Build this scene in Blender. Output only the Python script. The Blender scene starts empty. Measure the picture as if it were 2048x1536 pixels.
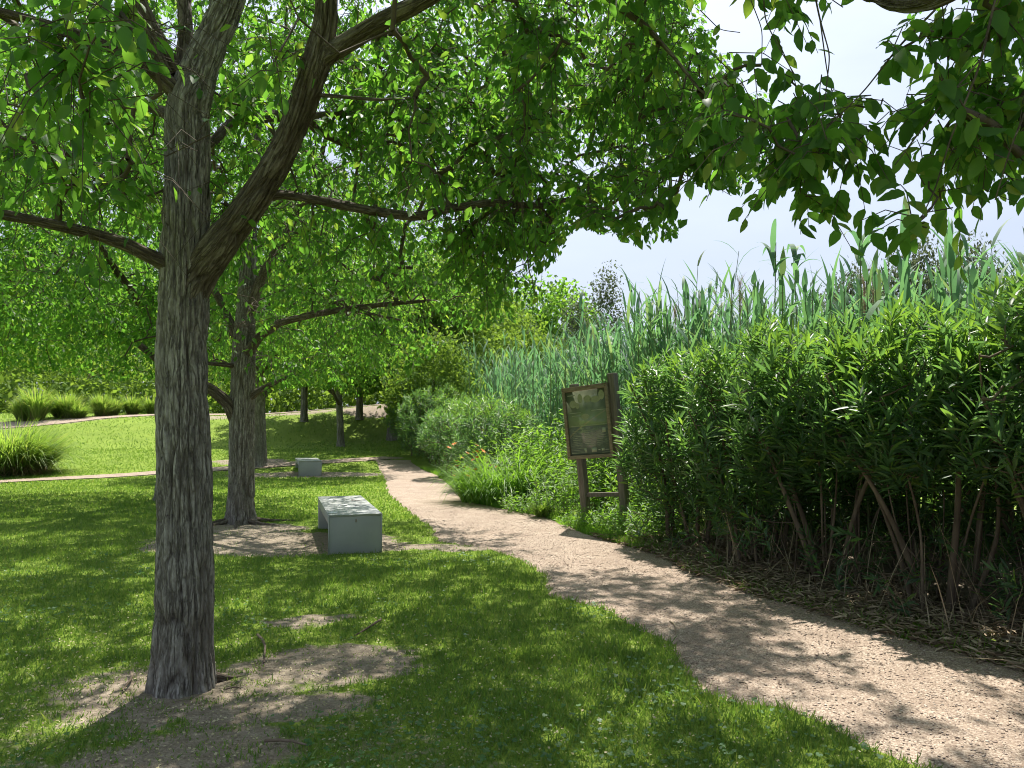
import bpy, math, random
import numpy as np
from mathutils import Vector, Matrix

random.seed(3)
rng = np.random.default_rng(11)
sc = bpy.context.scene
COL = sc.collection
R = math.radians

# ------------------------------------------------------------------ camera, sky, sun, exposure
CAM_H, F, PITCH = 1.5, 1547.0, math.atan(81 / 1547.0)
cam_d = bpy.data.cameras.new('camera'); cam = bpy.data.objects.new('camera', cam_d); COL.objects.link(cam)
cam.location = (0, 0, CAM_H); cam.rotation_euler = (R(90) + PITCH, 0, 0)
cam_d.sensor_width = 36; cam_d.lens = 36 * F / 2048; cam_d.clip_end = 4000; cam_d.clip_start = 0.05
sc.camera = cam
SUN_EL, SUN_AZ = 60, 6            # azimuth measured from the view direction (+Y) towards +X
world = bpy.data.worlds.new('World'); sc.world = world; world.use_nodes = True
wn = world.node_tree; wn.nodes.clear()
w_out = wn.nodes.new('ShaderNodeOutputWorld'); w_bg = wn.nodes.new('ShaderNodeBackground')
sky = wn.nodes.new('ShaderNodeTexSky'); sky.sky_type = 'NISHITA'; sky.sun_disc = False
sky.sun_elevation = R(SUN_EL); sky.sun_rotation = R(SUN_AZ); sky.air_density = 1.0; sky.dust_density = 3.0; sky.ozone_density = 1.5
# thin high cloud veil over the blue
w_tc = wn.nodes.new('ShaderNodeTexCoord'); w_map = wn.nodes.new('ShaderNodeMapping'); w_map.inputs['Scale'].default_value = (1.2, 1.2, 4.5)
w_no = wn.nodes.new('ShaderNodeTexNoise'); w_no.inputs['Scale'].default_value = 1.5; w_no.inputs['Detail'].default_value = 6; w_no.inputs['Roughness'].default_value = .5
w_mr = wn.nodes.new('ShaderNodeMapRange'); w_mr.inputs['From Min'].default_value = .32; w_mr.inputs['From Max'].default_value = .68
w_mr.inputs['To Min'].default_value = .35; w_mr.inputs['To Max'].default_value = 1.
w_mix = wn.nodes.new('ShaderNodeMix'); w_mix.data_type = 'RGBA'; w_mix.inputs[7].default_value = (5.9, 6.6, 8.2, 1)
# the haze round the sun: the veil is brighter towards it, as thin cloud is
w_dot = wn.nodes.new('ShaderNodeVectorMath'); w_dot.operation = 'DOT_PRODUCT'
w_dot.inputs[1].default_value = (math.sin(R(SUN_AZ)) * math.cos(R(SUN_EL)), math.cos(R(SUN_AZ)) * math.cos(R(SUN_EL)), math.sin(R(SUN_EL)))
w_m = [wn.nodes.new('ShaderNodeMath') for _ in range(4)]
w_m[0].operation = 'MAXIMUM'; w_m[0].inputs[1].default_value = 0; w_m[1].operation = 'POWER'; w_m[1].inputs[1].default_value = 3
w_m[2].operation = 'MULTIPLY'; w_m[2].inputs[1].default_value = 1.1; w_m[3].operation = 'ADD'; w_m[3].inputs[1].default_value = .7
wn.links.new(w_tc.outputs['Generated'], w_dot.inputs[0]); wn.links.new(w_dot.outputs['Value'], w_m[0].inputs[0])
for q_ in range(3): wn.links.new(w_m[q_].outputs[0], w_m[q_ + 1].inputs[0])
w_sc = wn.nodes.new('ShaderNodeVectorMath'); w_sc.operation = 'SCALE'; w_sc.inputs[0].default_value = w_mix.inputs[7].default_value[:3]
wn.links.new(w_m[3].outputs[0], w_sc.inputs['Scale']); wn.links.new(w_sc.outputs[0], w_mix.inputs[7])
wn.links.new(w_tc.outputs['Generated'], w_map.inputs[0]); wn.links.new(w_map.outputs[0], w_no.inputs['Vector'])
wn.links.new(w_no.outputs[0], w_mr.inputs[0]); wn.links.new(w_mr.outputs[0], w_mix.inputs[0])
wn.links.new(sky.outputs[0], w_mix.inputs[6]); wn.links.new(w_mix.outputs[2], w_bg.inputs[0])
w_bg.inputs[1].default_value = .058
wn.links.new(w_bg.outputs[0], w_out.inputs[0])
sun_d = bpy.data.lights.new('sun', 'SUN'); sun_d.energy = 3.8; sun_d.angle = R(.6); sun_d.color = (1, .95, .86)
sun = bpy.data.objects.new('sun', sun_d); COL.objects.link(sun)
sdir = Vector((math.sin(R(SUN_AZ)) * math.cos(R(SUN_EL)), math.cos(R(SUN_AZ)) * math.cos(R(SUN_EL)), math.sin(R(SUN_EL))))
sun.rotation_euler = sdir.to_track_quat('Z', 'Y').to_euler()
sun.location = sdir * 50
sc.view_settings.view_transform = 'Standard'; sc.view_settings.look = 'None'
sc.view_settings.exposure = 1.25; sc.view_settings.gamma = 1; sc.view_settings.use_curve_mapping = False
sc.render.engine = 'CYCLES'
sc.cycles.max_bounces = 7; sc.cycles.diffuse_bounces = 3; sc.cycles.transmission_bounces = 4; sc.cycles.glossy_bounces = 2
sc.cycles.use_denoising = True; sc.cycles.filter_width = 1.05
sc.cycles.sample_clamp_indirect = 6

# ------------------------------------------------------------------ maths helpers
def norm(a): return a / np.maximum(np.linalg.norm(a, axis=-1, keepdims=True), 1e-9)
def _hash(ix, iy, seed):
    n = (ix.astype(np.int64) * 374761393 + iy.astype(np.int64) * 668265263 + seed * 1442695041) & 0xffffffff
    n = ((n ^ (n >> 13)) * 1274126177) & 0xffffffff
    return ((n ^ (n >> 16)) & 0xffff) / 65535.0
def vnoise(x, y, seed=0, per=None):
    x = np.asarray(x, float); y = np.asarray(y, float)
    ix = np.floor(x); iy = np.floor(y); fx = x - ix; fy = y - iy
    fx = fx * fx * (3 - 2 * fx); fy = fy * fy * (3 - 2 * fy)
    w = (lambda a: np.mod(a, per)) if per else (lambda a: a)
    a = _hash(w(ix), iy, seed); b = _hash(w(ix + 1), iy, seed); c = _hash(w(ix), iy + 1, seed); d = _hash(w(ix + 1), iy + 1, seed)
    return a + (b - a) * fx + (c - a) * fy + (a - b - c + d) * fx * fy
def fbm(x, y, seed=0, o=4):
    s = 0; a = .5; t = 0
    for k in range(o):
        s = s + a * vnoise(x * 2 ** k, y * 2 ** k, seed + k); t += a; a *= .5
    return s / t
def sstep(a, b, x):
    t = np.clip((np.asarray(x, float) - a) / (b - a), 0, 1); return t * t * (3 - 2 * t)

def H(x, y):                       # the lie of the land
    x = np.asarray(x, float); y = np.asarray(y, float)
    z = .06 * np.maximum(0, y - 21) * sstep(20, 26, y)
    z = np.minimum(z, 1.3)
    k = sstep(-14, -5, x)
    foot = 29 + 5 * k; w = 8 - 2.2 * k; rise = .85 + .55 * k
    side = 1 - sstep(-3, 4, x)
    z = z + rise * sstep(0, 1, (y - foot) / w) * side
    near = .05 * (fbm(x * .45, y * .45, 5) - .5) * sstep(0, 3, y)
    return z + near * (1 - sstep(25, 30, y))
H0 = H
def ray(px, py):
    u = (px - 1024) / F; v = -(py - 768) / F
    c, s = math.cos(PITCH), math.sin(PITCH)
    return np.array([u, c - v * s, s + v * c])
def at(px, py, d):                 # the place d metres in front of the camera seen at that pixel of the photograph
    r = ray(px, py); return np.array([0, 0, CAM_H]) + r * (d / r[1])
def gnd(px, py):
    r = ray(px, py); lo, t = 0, .5
    while t < 400:
        p = r * t
        if CAM_H + p[2] < float(H(p[0], p[1])): break
        lo = t; t *= 1.02
    for _ in range(20):
        m = (lo + t) / 2; p = r * m
        if CAM_H + p[2] < float(H(p[0], p[1])): t = m
        else: lo = m
    p = r * t; return np.array([p[0], p[1], float(H(p[0], p[1]))])
def proj(P):
    P = np.asarray(P, float); c, s = math.cos(PITCH), math.sin(PITCH)
    z = P[..., 2] - CAM_H; y = P[..., 1]
    dep = y * c + z * s; up = -y * s + z * c
    dd = np.where(dep > .05, dep, .05)
    return 1024 + F * P[..., 0] / dd, 768 - F * up / dd, dep
def inpoly(x, y, poly):
    poly = np.asarray(poly, float); r = np.zeros(np.shape(x), bool)
    j = len(poly) - 1
    for i in range(len(poly)):
        xi, yi = poly[i]; xj, yj = poly[j]
        if yi != yj:
            c = ((yi > y) != (yj > y)) & (x < (xj - xi) * (y - yi) / (yj - yi) + xi)
            r ^= c
        j = i
    return r

# ------------------------------------------------------------------ mesh helpers
def mesh(name, V, Fc, mat=None, smooth=False, attr=None):
    V = np.asarray(V, np.float32).reshape(-1, 3); Fc = np.asarray(Fc, np.int32)
    me = bpy.data.meshes.new(name); k = Fc.shape[1]
    me.vertices.add(len(V)); me.vertices.foreach_set('co', V.ravel())
    me.loops.add(Fc.size); me.loops.foreach_set('vertex_index', Fc.ravel())
    me.polygons.add(len(Fc)); me.polygons.foreach_set('loop_start', np.arange(0, Fc.size, k, dtype=np.int32))
    me.polygons.foreach_set('loop_total', np.full(len(Fc), k, np.int32))
    if smooth: me.polygons.foreach_set('use_smooth', np.ones(len(Fc), bool))
    if attr:
        for an, av in attr.items():
            av = np.asarray(av, np.float32)
            if av.ndim == 2 and an == 'bc': a = me.attributes.new(an, 'FLOAT_VECTOR', 'POINT'); a.data.foreach_set('vector', av.ravel())
            else: a = me.attributes.new(an, 'FLOAT', 'POINT'); a.data.foreach_set('value', av.ravel())
    me.update(calc_edges=True); me.validate()
    if mat: me.materials.append(mat)
    return me
def link(name, me, parent=None, kind=None, loc=None):
    o = bpy.data.objects.new(name, me); COL.objects.link(o)
    if parent: o.parent = parent
    if kind: o['kind'] = kind
    if loc is not None: o.location = loc
    return o
def tag(o, label=None, cat=None, group=None, kind=None):
    if label: o['label'] = label
    if cat: o['category'] = cat
    if group: o['group'] = group
    if kind: o['kind'] = kind
    return o
def thing(name, label, cat, loc, group=None, rz=0):
    o = link(name, None); o.location = loc; o.rotation_euler = (0, 0, rz); o.empty_display_size = .2
    return tag(o, label, cat, group)
def copy_tree(o, parent=None):
    c = o.copy(); COL.objects.link(c); c.parent = parent
    for ch in KIDS.get(o.name, []): copy_tree(ch, c)
    return c
KIDS = {}
def part(name, me, parent, kind=None):
    o = link(name, me, parent, kind); KIDS.setdefault(parent.name, []).append(o); return o
def join(*parts):                  # (V, F) pairs with faces of the same size
    Vs, Fs, n = [], [], 0
    for V, Fc in parts:
        V = np.asarray(V, float).reshape(-1, 3); Vs.append(V); Fs.append(np.asarray(Fc) + n); n += len(V)
    return np.concatenate(Vs), np.concatenate(Fs)
def scatter(T, TF, P, D, N, S):    # put the template T on every frame (P position, D direction, N normal)
    D = norm(D); X = norm(np.cross(D, N)); Z = np.cross(X, D)
    S = np.asarray(S)
    S = S[:, None] * np.ones(3) if S.ndim == 1 else S
    V = (P[:, None, :] + (T[None, :, 0:1] * S[:, None, 0:1]) * X[:, None, :] + (T[None, :, 1:2] * S[:, None, 1:2]) * D[:, None, :]
         + (T[None, :, 2:3] * S[:, None, 2:3]) * Z[:, None, :])
    n, m = len(P), len(T)
    Fc = (TF[None] + (np.arange(n) * m)[:, None, None]).reshape(-1, TF.shape[1])
    return V.reshape(-1, 3), Fc
def tubes(P, Rr, s):               # many tubes at once: P (n,k,3), Rr (n,k)
    n, k, _ = P.shape
    Tn = norm(np.gradient(P, axis=1))
    ref = np.where(np.abs(Tn[:, :, 2:3]) > .8, np.array([[[1., 0, 0]]]), np.array([[[0, 0, 1.]]]))
    ref = np.repeat(ref[:, :1], k, axis=1)
    A = norm(np.cross(Tn, ref)); B = np.cross(Tn, A)
    th = np.arange(s) / s * 2 * np.pi
    V = P[:, :, None] + Rr[:, :, None, None] * (np.cos(th)[:, None] * A[:, :, None] + np.sin(th)[:, None] * B[:, :, None])
    i = np.arange(k - 1)[:, None] * s; j = np.arange(s)[None]; j2 = (j + 1) % s
    q = np.stack([i + j, i + j2, i + s + j2, i + s + j], -1).reshape(-1, 4)
    Fc = (q[None] + (np.arange(n) * k * s)[:, None, None]).reshape(-1, 4)
    return V.reshape(-1, 3), Fc
def box(cx, cy, cz, sx, sy, sz):
    V = np.array([[x, y, z] for z in (-.5, .5) for y in (-.5, .5) for x in (-.5, .5)]) * [sx, sy, sz] + [cx, cy, cz]
    return V, np.array([[0, 2, 3, 1], [4, 5, 7, 6], [0, 1, 5, 4], [2, 6, 7, 3], [0, 4, 6, 2], [1, 3, 7, 5]])
def bevel(o, w=.004, seg=2):
    m = o.modifiers.new('bevel', 'BEVEL'); m.width = w; m.segments = seg; m.limit_method = 'ANGLE'
def smoothline(pts, n):
    pts = np.asarray(pts, float); d = np.r_[0, np.cumsum(np.linalg.norm(np.diff(pts[:, :3], axis=0), axis=1))]
    t = np.linspace(0, d[-1], n); out = np.stack([np.interp(t, d, pts[:, i]) for i in range(pts.shape[1])], 1)
    k = max(1, n // (len(pts) * 3))
    for _ in range(k * 2):
        out[1:-1] = .25 * out[:-2] + .5 * out[1:-1] + .25 * out[2:]
    return out

# ------------------------------------------------------------------ materials
class NT:
    def __init__(s, name):
        s.m = bpy.data.materials.new(name); s.m.use_nodes = True; s.t = s.m.node_tree; s.t.nodes.clear()
        s.out = s.n('OutputMaterial')
    def n(s, t, **kw):
        nd = s.t.nodes.new('ShaderNode' + t)
        for k, v in kw.items():
            if hasattr(nd, k) and not k[0].isupper(): setattr(nd, k, v)
            else: nd.inputs[k.replace('_', ' ')].default_value = v
        return nd
    def l(s, a, b): s.t.links.new(a, b)
    def noise(s, vec, scale, detail=4, rough=.55):
        nd = s.n('TexNoise', Scale=scale, Detail=detail, Roughness=rough); s.l(vec, nd.inputs['Vector']); return nd.outputs[0]
    def ramp(s, fac, stops):
        nd = s.n('ValToRGB'); e = nd.color_ramp.elements
        while len(e) < len(stops): e.new(.5)
        for i, (p, c) in enumerate(stops): e[i].position = p; e[i].color = (*c, 1)
        s.l(fac, nd.inputs[0]); return nd.outputs[0]
    def mix(s, fac, a, b, mode='MIX'):
        nd = s.n('Mix', data_type='RGBA', blend_type=mode)
        for src, i in ((fac, 0), (a, 6), (b, 7)):
            if isinstance(src, bpy.types.NodeSocket): s.l(src, nd.inputs[i])
            else: nd.inputs[i].default_value = src if i == 0 else (*src, 1)
        return nd.outputs[2]
    def math(s, op, a, b=0.):
        nd = s.n('Math', operation=op)
        for src, i in ((a, 0), (b, 1)):
            if isinstance(src, bpy.types.NodeSocket): s.l(src, nd.inputs[i])
            else: nd.inputs[i].default_value = src
        return nd.outputs[0]
    def rand(s):
        g = s.n('NewGeometry'); oi = s.n('ObjectInfo')
        return s.math('FRACT', s.math('ADD', g.outputs['Random Per Island'], oi.outputs['Random']))
    def bump(s, h, strength, dist):
        nd = s.n('Bump', Strength=strength, Distance=dist); s.l(h, nd.inputs['Height']); return nd.outputs[0]
    def pbsdf(s, col, rough=.8, spec=.3, normal=None):
        b = s.n('BsdfPrincipled')
        for src, i in ((col, 'Base Color'), (rough, 'Roughness'), (spec, 'Specular IOR Level')):
            if isinstance(src, bpy.types.NodeSocket): s.l(src, b.inputs[i])
            else: b.inputs[i].default_value = (*src, 1) if i == 'Base Color' else src
        if normal: s.l(normal, b.inputs['Normal'])
        return b
def leaf_mat(name, stops, trans, fac=.42, rough=.42, spec=.5):
    t = NT(name); r = t.rand()
    c = t.ramp(r, stops)
    tc = t.n('TexCoord'); nz = t.noise(tc.outputs['Object'], 1.3, 2)
    c = t.mix(t.math('MULTIPLY', nz, .55), c, tuple(x * .55 for x in stops[0][1]))
    p = t.pbsdf(c, rough, spec)
    tr = t.n('BsdfTranslucent'); t.l(t.mix(1., c, trans, 'MULTIPLY'), tr.inputs[0])
    mx = t.n('MixShader'); mx.inputs[0].default_value = fac
    t.l(p.outputs[0], mx.inputs[1]); t.l(tr.outputs[0], mx.inputs[2]); t.l(mx.outputs[0], t.out.inputs[0])
    return t.m
M = {}
G3 = lambda a, b, c, d=None: [(0, a), (.5, b), (.85, c), (1, d or c)]
M['leaf'] = leaf_mat('tree leaf', G3((.048, .115, .030), (.072, .155, .034), (.105, .195, .04), (.16, .20, .05)), (3.4, 3.7, 1.5), .52, .5, .35)
M['leaf_far'] = leaf_mat('tree leaf far', G3((.055, .12, .028), (.08, .165, .034), (.13, .21, .04)), (3.5, 3.5, 1.5), .52, .6, .2)
M['oleander'] = leaf_mat('oleander leaf', G3((.07, .13, .075), (.095, .175, .085), (.125, .225, .075), (.2, .28, .06)), (2.6, 2.9, 1.2), .38, .43, .6)
M['oleander_young'] = leaf_mat('young oleander leaf', G3((.08, .165, .045), (.11, .215, .05), (.15, .26, .06)), (2.6, 2.5, 1.0), .42, .4, .5)
M['cane'] = leaf_mat('cane leaf', G3((.095, .185, .115), (.125, .235, .135), (.155, .27, .115), (.25, .29, .14)), (2.0, 2.3, 1.4), .38, .6, .25)
M['cane_dry'] = leaf_mat('dry cane plume', G3((.2, .16, .11), (.26, .21, .15), (.32, .27, .2)), (1.5, 1.4, 1.2), .3, .7, .2)
M['herb'] = leaf_mat('herb leaf', G3((.09, .19, .035), (.13, .26, .045), (.18, .32, .06)), (2.5, 2.4, 1.0), .45, .5, .4)
M['clump'] = leaf_mat('grass clump blade', G3((.12, .21, .045), (.17, .27, .06), (.23, .32, .09), (.34, .34, .16)), (2.3, 2.2, 1.1), .5, .55, .3)
M['grass'] = leaf_mat('lawn blade', G3((.108, .20, .05), (.145, .25, .06), (.19, .30, .07), (.28, .32, .12)), (2.1, 2.0, .9), .42, .5, .35)
M['clover'] = leaf_mat('clover', G3((.07, .16, .06), (.095, .205, .075), (.13, .25, .075)), (2.4, 2.4, 1.1), .35, .5, .35)
M['grey_leaf'] = leaf_mat('grey leaf', G3((.075, .095, .065), (.095, .12, .075), (.12, .15, .09)), (1.8, 1.8, 1.3), .35, .65, .12)
M['bush_far'] = leaf_mat('light leaf far', G3((.11, .19, .045), (.155, .25, .055), (.2, .3, .07)), (2.2, 2.1, 1.0), .42, .65, .12)
def plain(name, stops, scale=6, rough=.8, spec=.2, bs=.4, bd=.01, stretch=(1, 1, 1), perisland=False):
    t = NT(name); tc = t.n('TexCoord'); mp = t.n('Mapping'); mp.inputs['Scale'].default_value = stretch
    t.l(tc.outputs['Object'], mp.inputs[0])
    nz = t.noise(mp.outputs[0], scale, 6, .62)
    f = t.math('ADD', t.math('MULTIPLY', nz, .6), t.math('MULTIPLY', t.rand(), .4)) if perisland else nz
    c = t.ramp(f, stops); fine = t.noise(mp.outputs[0], scale * 5, 4, .6)
    b = t.pbsdf(c, rough, spec, t.bump(fine, bs, bd)); t.l(b.outputs[0], t.out.inputs[0]); return t.m
def bark_mat(name, plates, crack):
    t = NT(name); bc = t.n('Attribute', attribute_name='bc').outputs['Vector']; tc = t.n('TexCoord')
    mp = t.n('Mapping'); mp.inputs['Scale'].default_value = (1, 1, .13); t.l(bc, mp.inputs[0]); m2 = t.n('Mapping'); m2.inputs['Scale'].default_value = (1, 1, .3); t.l(bc, m2.inputs[0])
    n1 = t.noise(mp.outputs[0], 30, 4, .6); n2 = t.noise(tc.outputs['Object'], 2.5, 4); n3 = t.noise(m2.outputs[0], 110, 4, .65); n4 = t.noise(mp.outputs[0], 17, 2, .5)
    def cracks(src, w):
        m = t.n('MapRange'); m.inputs['From Min'].default_value = 0; m.inputs['From Max'].default_value = w; m.inputs['To Min'].default_value = 1; m.inputs['To Max'].default_value = 0
        t.l(t.math('ABSOLUTE', t.math('SUBTRACT', src, .5)), m.inputs[0]); return m.outputs[0]
    k1 = cracks(n1, .045); k2 = cracks(n4, .05); ks = t.math('MAXIMUM', k1, k2)
    c = t.ramp(t.math('ADD', t.math('MULTIPLY', n3, .65), t.math('MULTIPLY', n2, .35)), [(.34, plates[0]), (.5, plates[1]), (.66, plates[2])])
    cr = t.n('Attribute', attribute_name='crack').outputs['Fac']
    c = t.mix(t.math('MULTIPLY', t.math('MAXIMUM', cr, ks), .72), c, crack)
    h = t.math('ADD', t.math('MULTIPLY', ks, -1.), t.math('MULTIPLY', n3, .8))
    b = t.pbsdf(c, .92, .15, t.bump(h, 1., .008)); t.l(b.outputs[0], t.out.inputs[0]); return t.m
M['bark'] = bark_mat('tree bark', [(.22, .20, .172), (.34, .315, .28), (.50, .475, .435)], (.09, .073, .058))
M['bark_limb'] = bark_mat('limb bark', [(.12, .10, .078), (.20, .17, .135), (.31, .27, .22)], (.06, .042, .03))
M['twig'] = plain('twig', [(.3, (.07, .055, .04)), (.7, (.15, .12, .09))], 9, .85, .2)
M['stem'] = plain('shrub stem', [(.25, (.08, .058, .042)), (.5, (.16, .12, .088)), (.75, (.27, .215, .16))], 7, .85, .2, .6, .006, (1, 1, .4))
M['cane_stem'] = plain('cane stem', [(.3, (.12, .17, .07)), (.7, (.26, .28, .13))], 4, .5, .4)
M['litter'] = plain('dry leaf litter', [(.2, (.16, .115, .075)), (.5, (.34, .26, .17)), (.8, (.52, .44, .31))], 3, .75, .3, .2, .004, perisland=True)
M['petal'] = plain('fallen seed scales', [(.2, (.30, .28, .14)), (.5, (.42, .37, .22)), (.85, (.55, .50, .36))], 3, .8, .2, .2, .004, perisland=True)
M['stone'] = plain('path stones', [(.2, (.26, .19, .145)), (.45, (.38, .29, .235)), (.75, (.60, .51, .43))], 3, .85, .2, .2, .004, perisland=True)
M['thatch'] = plain('dead thatch', [(.2, (.10, .065, .04)), (.5, (.20, .14, .09)), (.8, (.32, .24, .16))], 3, .9, .1, .2, .004, perisland=True)
M['crumb'] = plain('earth crumbs', [(.2, (.16, .125, .09)), (.5, (.27, .22, .165)), (.8, (.42, .36, .29))], 3, .95, .1, .2, .003, perisland=True)
M['flower'] = plain('orange petals', [(.2, (.55, .16, .03)), (.8, (.75, .30, .08))], 3, .6, .2)

# the ground: one sheet; 'soil' says how worn the turf is
t = NT('lawn and bare soil'); tc = t.n('TexCoord'); O = tc.outputs['Object']
so = t.n('Attribute', attribute_name='soil').outputs['Fac']
n1 = t.noise(O, .9, 5); n2 = t.noise(O, 9, 6, .65); n3 = t.noise(O, 55, 4, .7); n4 = t.noise(O, 3.2, 5, .6)
g = t.ramp(t.math('ADD', t.math('MULTIPLY', n1, .35), t.math('MULTIPLY', n3, .65)), [(.32, (.11, .165, .03)), (.5, (.18, .26, .038)), (.68, (.26, .34, .06))])
d = t.ramp(t.math('ADD', t.math('MULTIPLY', n2, .5), t.math('MULTIPLY', n3, .5)), [(.32, (.15, .12, .088)), (.5, (.28, .23, .175)), (.68, (.44, .375, .30))])
f = t.math('ADD', so, t.math('MULTIPLY', t.math('SUBTRACT', n2, .5), 1.1))
mr = t.n('MapRange'); mr.inputs['From Min'].default_value = .38; mr.inputs['From Max'].default_value = .62; t.l(f, mr.inputs[0])
h = t.math('ADD', n2, t.math('MULTIPLY', n3, .5))
b = t.pbsdf(t.mix(mr.outputs[0], g, d), .95, .1, t.bump(h, .9, .035)); t.l(b.outputs[0], t.out.inputs[0]); M['ground'] = t.m
t = NT('gravel path'); tc = t.n('TexCoord'); O = tc.outputs['Object']
n1 = t.noise(O, .8, 4); n2 = t.noise(O, 60, 5, .7); vo = t.n('TexVoronoi', Scale=120.); t.l(O, vo.inputs['Vector']); vc = t.n('SeparateColor'); t.l(vo.outputs['Color'], vc.inputs[0])
n3 = t.noise(O, 7, 5, .65)
f = t.math('ADD', t.math('MULTIPLY', vc.outputs[0], .5), t.math('ADD', t.math('MULTIPLY', n2, .4), t.math('MULTIPLY', n3, .25)))
c = t.ramp(f, [(.25, (.115, .08, .058)), (.42, (.235, .17, .128)), (.58, (.335, .252, .19)), (.8, (.56, .46, .37))])
n5 = t.noise(O, 2.3, 5, .6); mr = t.n('MapRange'); mr.inputs['From Min'].default_value = .42; mr.inputs['From Max'].default_value = .7; t.l(n5, mr.inputs[0])
c = t.mix(t.math('MULTIPLY', mr.outputs[0], .6), c, (.22, .155, .115)); c = t.mix(t.math('MULTIPLY', n1, .3), c, (.36, .31, .26))
h = t.math('ADD', t.math('MULTIPLY', vc.outputs[0], .5), n2)
b = t.pbsdf(c, .92, .15, t.bump(h, .8, .006)); t.l(b.outputs[0], t.out.inputs[0]); M['path'] = t.m
# painted concrete bench
t = NT('grey painted bench'); tc = t.n('TexCoord'); O = tc.outputs['Object']
n1 = t.noise(O, 3, 5); n2 = t.noise(O, 16, 6, .7); n3 = t.noise(O, 80, 3)
c = t.ramp(n1, [(.3, (.33, .34, .34)), (.7, (.40, .405, .40))])
mr = t.n('MapRange'); mr.inputs['From Min'].default_value = .66; mr.inputs['From Max'].default_value = .72; t.l(n2, mr.inputs[0])
c = t.mix(t.math('MULTIPLY', mr.outputs[0], .65), c, (.10, .11, .11))
mr = t.n('MapRange'); mr.inputs['From Min'].default_value = .34; mr.inputs['From Max'].default_value = .29; t.l(n2, mr.inputs[0])
c = t.mix(t.math('MULTIPLY', mr.outputs[0], .6), c, (.55, .57, .56))
b = t.pbsdf(c, .42, .45, t.bump(n3, .15, .003)); t.l(b.outputs[0], t.out.inputs[0]); M['bench'] = t.m
M['bench_edge'] = plain('worn bench edge', [(.3, (.30, .33, .32)), (.7, (.52, .54, .52))], 9, .5, .4, .1, .002)
M['spill'] = plain('white droppings', [(.3, (.5, .52, .52)), (.7, (.75, .76, .75))], 9, .7, .2, .1, .002)
M['post'] = plain('weathered post wood', [(.25, (.085, .075, .060)), (.5, (.16, .14, .115)), (.75, (.24, .21, .17))], 5, .85, .2, .6, .004, (7, 7, .6))
M['frame_wood'] = plain('board frame wood', [(.25, (.12, .095, .06)), (.5, (.205, .17, .115)), (.75, (.29, .245, .17))], 4, .7, .3, .5, .003, (2, 9, 9))

# ------------------------------------------------------------------ ground plan
PL = [(752, 921), (764, 950), (775, 985), (808, 1020), (862, 1058), (868, 1082), (960, 1093), (1058, 1128), (1092, 1160), (1085, 1190), (1180, 1214),
      (1250, 1240), (1330, 1290), (1345, 1325), (1385, 1385), (1450, 1408), (1560, 1415), (1700, 1470), (1760, 1510), (1870, 1550), (2050, 1660)]
PR = [(812, 915), (835, 932), (880, 952), (922, 982), (945, 1006), (1030, 1022), (1110, 1040), (1170, 1065), (1230, 1085), (1330, 1112), (1400, 1146),
      (1500, 1185), (1600, 1212), (1700, 1244), (1850, 1288), (1950, 1312), (2048, 1338), (2200, 1390)]
LE = np.array([gnd(*p)[:2] for p in PL] + [[1.9, 1.2], [2.6, 0], [3.6, -2.5]])
RE = np.array([gnd(*p)[:2] for p in PR] + [[4.3, 3.0], [4.9, 1.2], [5.8, -2.5]])
def resample(E, n):
    d = np.r_[0, np.cumsum(np.linalg.norm(np.diff(E, axis=0), axis=1))]; t = np.linspace(0, d[-1], n)
    return np.stack([np.interp(t, d, E[:, 0]), np.interp(t, d, E[:, 1])], 1)
NP = 420
# pair the two edges by depth, so cross lines stay square
ys = np.r_[np.linspace(LE[0, 1], 9, 140), np.linspace(9, -2.5, 281)[1:]]
lx = np.interp(-ys, -LE[:, 1], LE[:, 0]); rx = np.interp(-ys, -RE[:, 1], RE[:, 0])
lx = lx + .07 * (fbm(ys * 3, ys * 0, 31) - .5) * 2; rx = rx + .07 * (fbm(ys * 3, ys * 0, 37) - .5) * 2
PATH_POLY = np.r_[np.stack([lx, ys], 1), np.stack([rx, ys], 1)[::-1]]
# the narrow path that crosses the lawn, and the one on top of the bank
X1 = np.array([gnd(*p)[:2] for p in [(-500, 985), (-200, 975), (0, 964), (140, 957), (300, 947), (420, 940), (560, 930), (700, 921), (780, 916)]])
X2 = np.array([gnd(*p)[:2] for p in [(-200, 858), (45, 850), (150, 841), (300, 830)]] + [[-13., 40.5], [-9.5, 41.5], [-6.5, 41], [-2, 41.5]])
def strip(C, w, n):
    C = smoothline(C, n); Tn = norm(np.gradient(C, axis=0)); Nn = np.stack([-Tn[:, 1], Tn[:, 0]], 1)
    s = np.linspace(0, 50, n); a = .5 + .12 * (fbm(s * 2, s * 0, 3) - .5)
    return C + Nn * (w * a)[:, None], C - Nn * (w * a)[:, None]
XP = [strip(X1, .85, 120), strip(X2, 1.5, 90)]
def dist_line(x, y, C):
    best = np.full(np.shape(x), 1e9)
    for a, b_ in zip(C[:-1], C[1:]):
        ab = b_ - a; tt = np.clip(((x - a[0]) * ab[0] + (y - a[1]) * ab[1]) / (ab @ ab), 0, 1)
        best = np.minimum(best, np.hypot(x - a[0] - tt * ab[0], y - a[1] - tt * ab[1]))
    return best
XC = [smoothline(X1, 40), smoothline(X2, 40)]
def on_path(x, y, m=0.):
    l = np.interp(-np.asarray(y), -ys, lx); r = np.interp(-np.asarray(y), -ys, rx)
    a = (x > l + m) & (x < r - m) & (y < ys[0])
    return a | (dist_line(x, y, XC[0]) < .38 - m) | (dist_line(x, y, XC[1]) < .7 - m)
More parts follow.
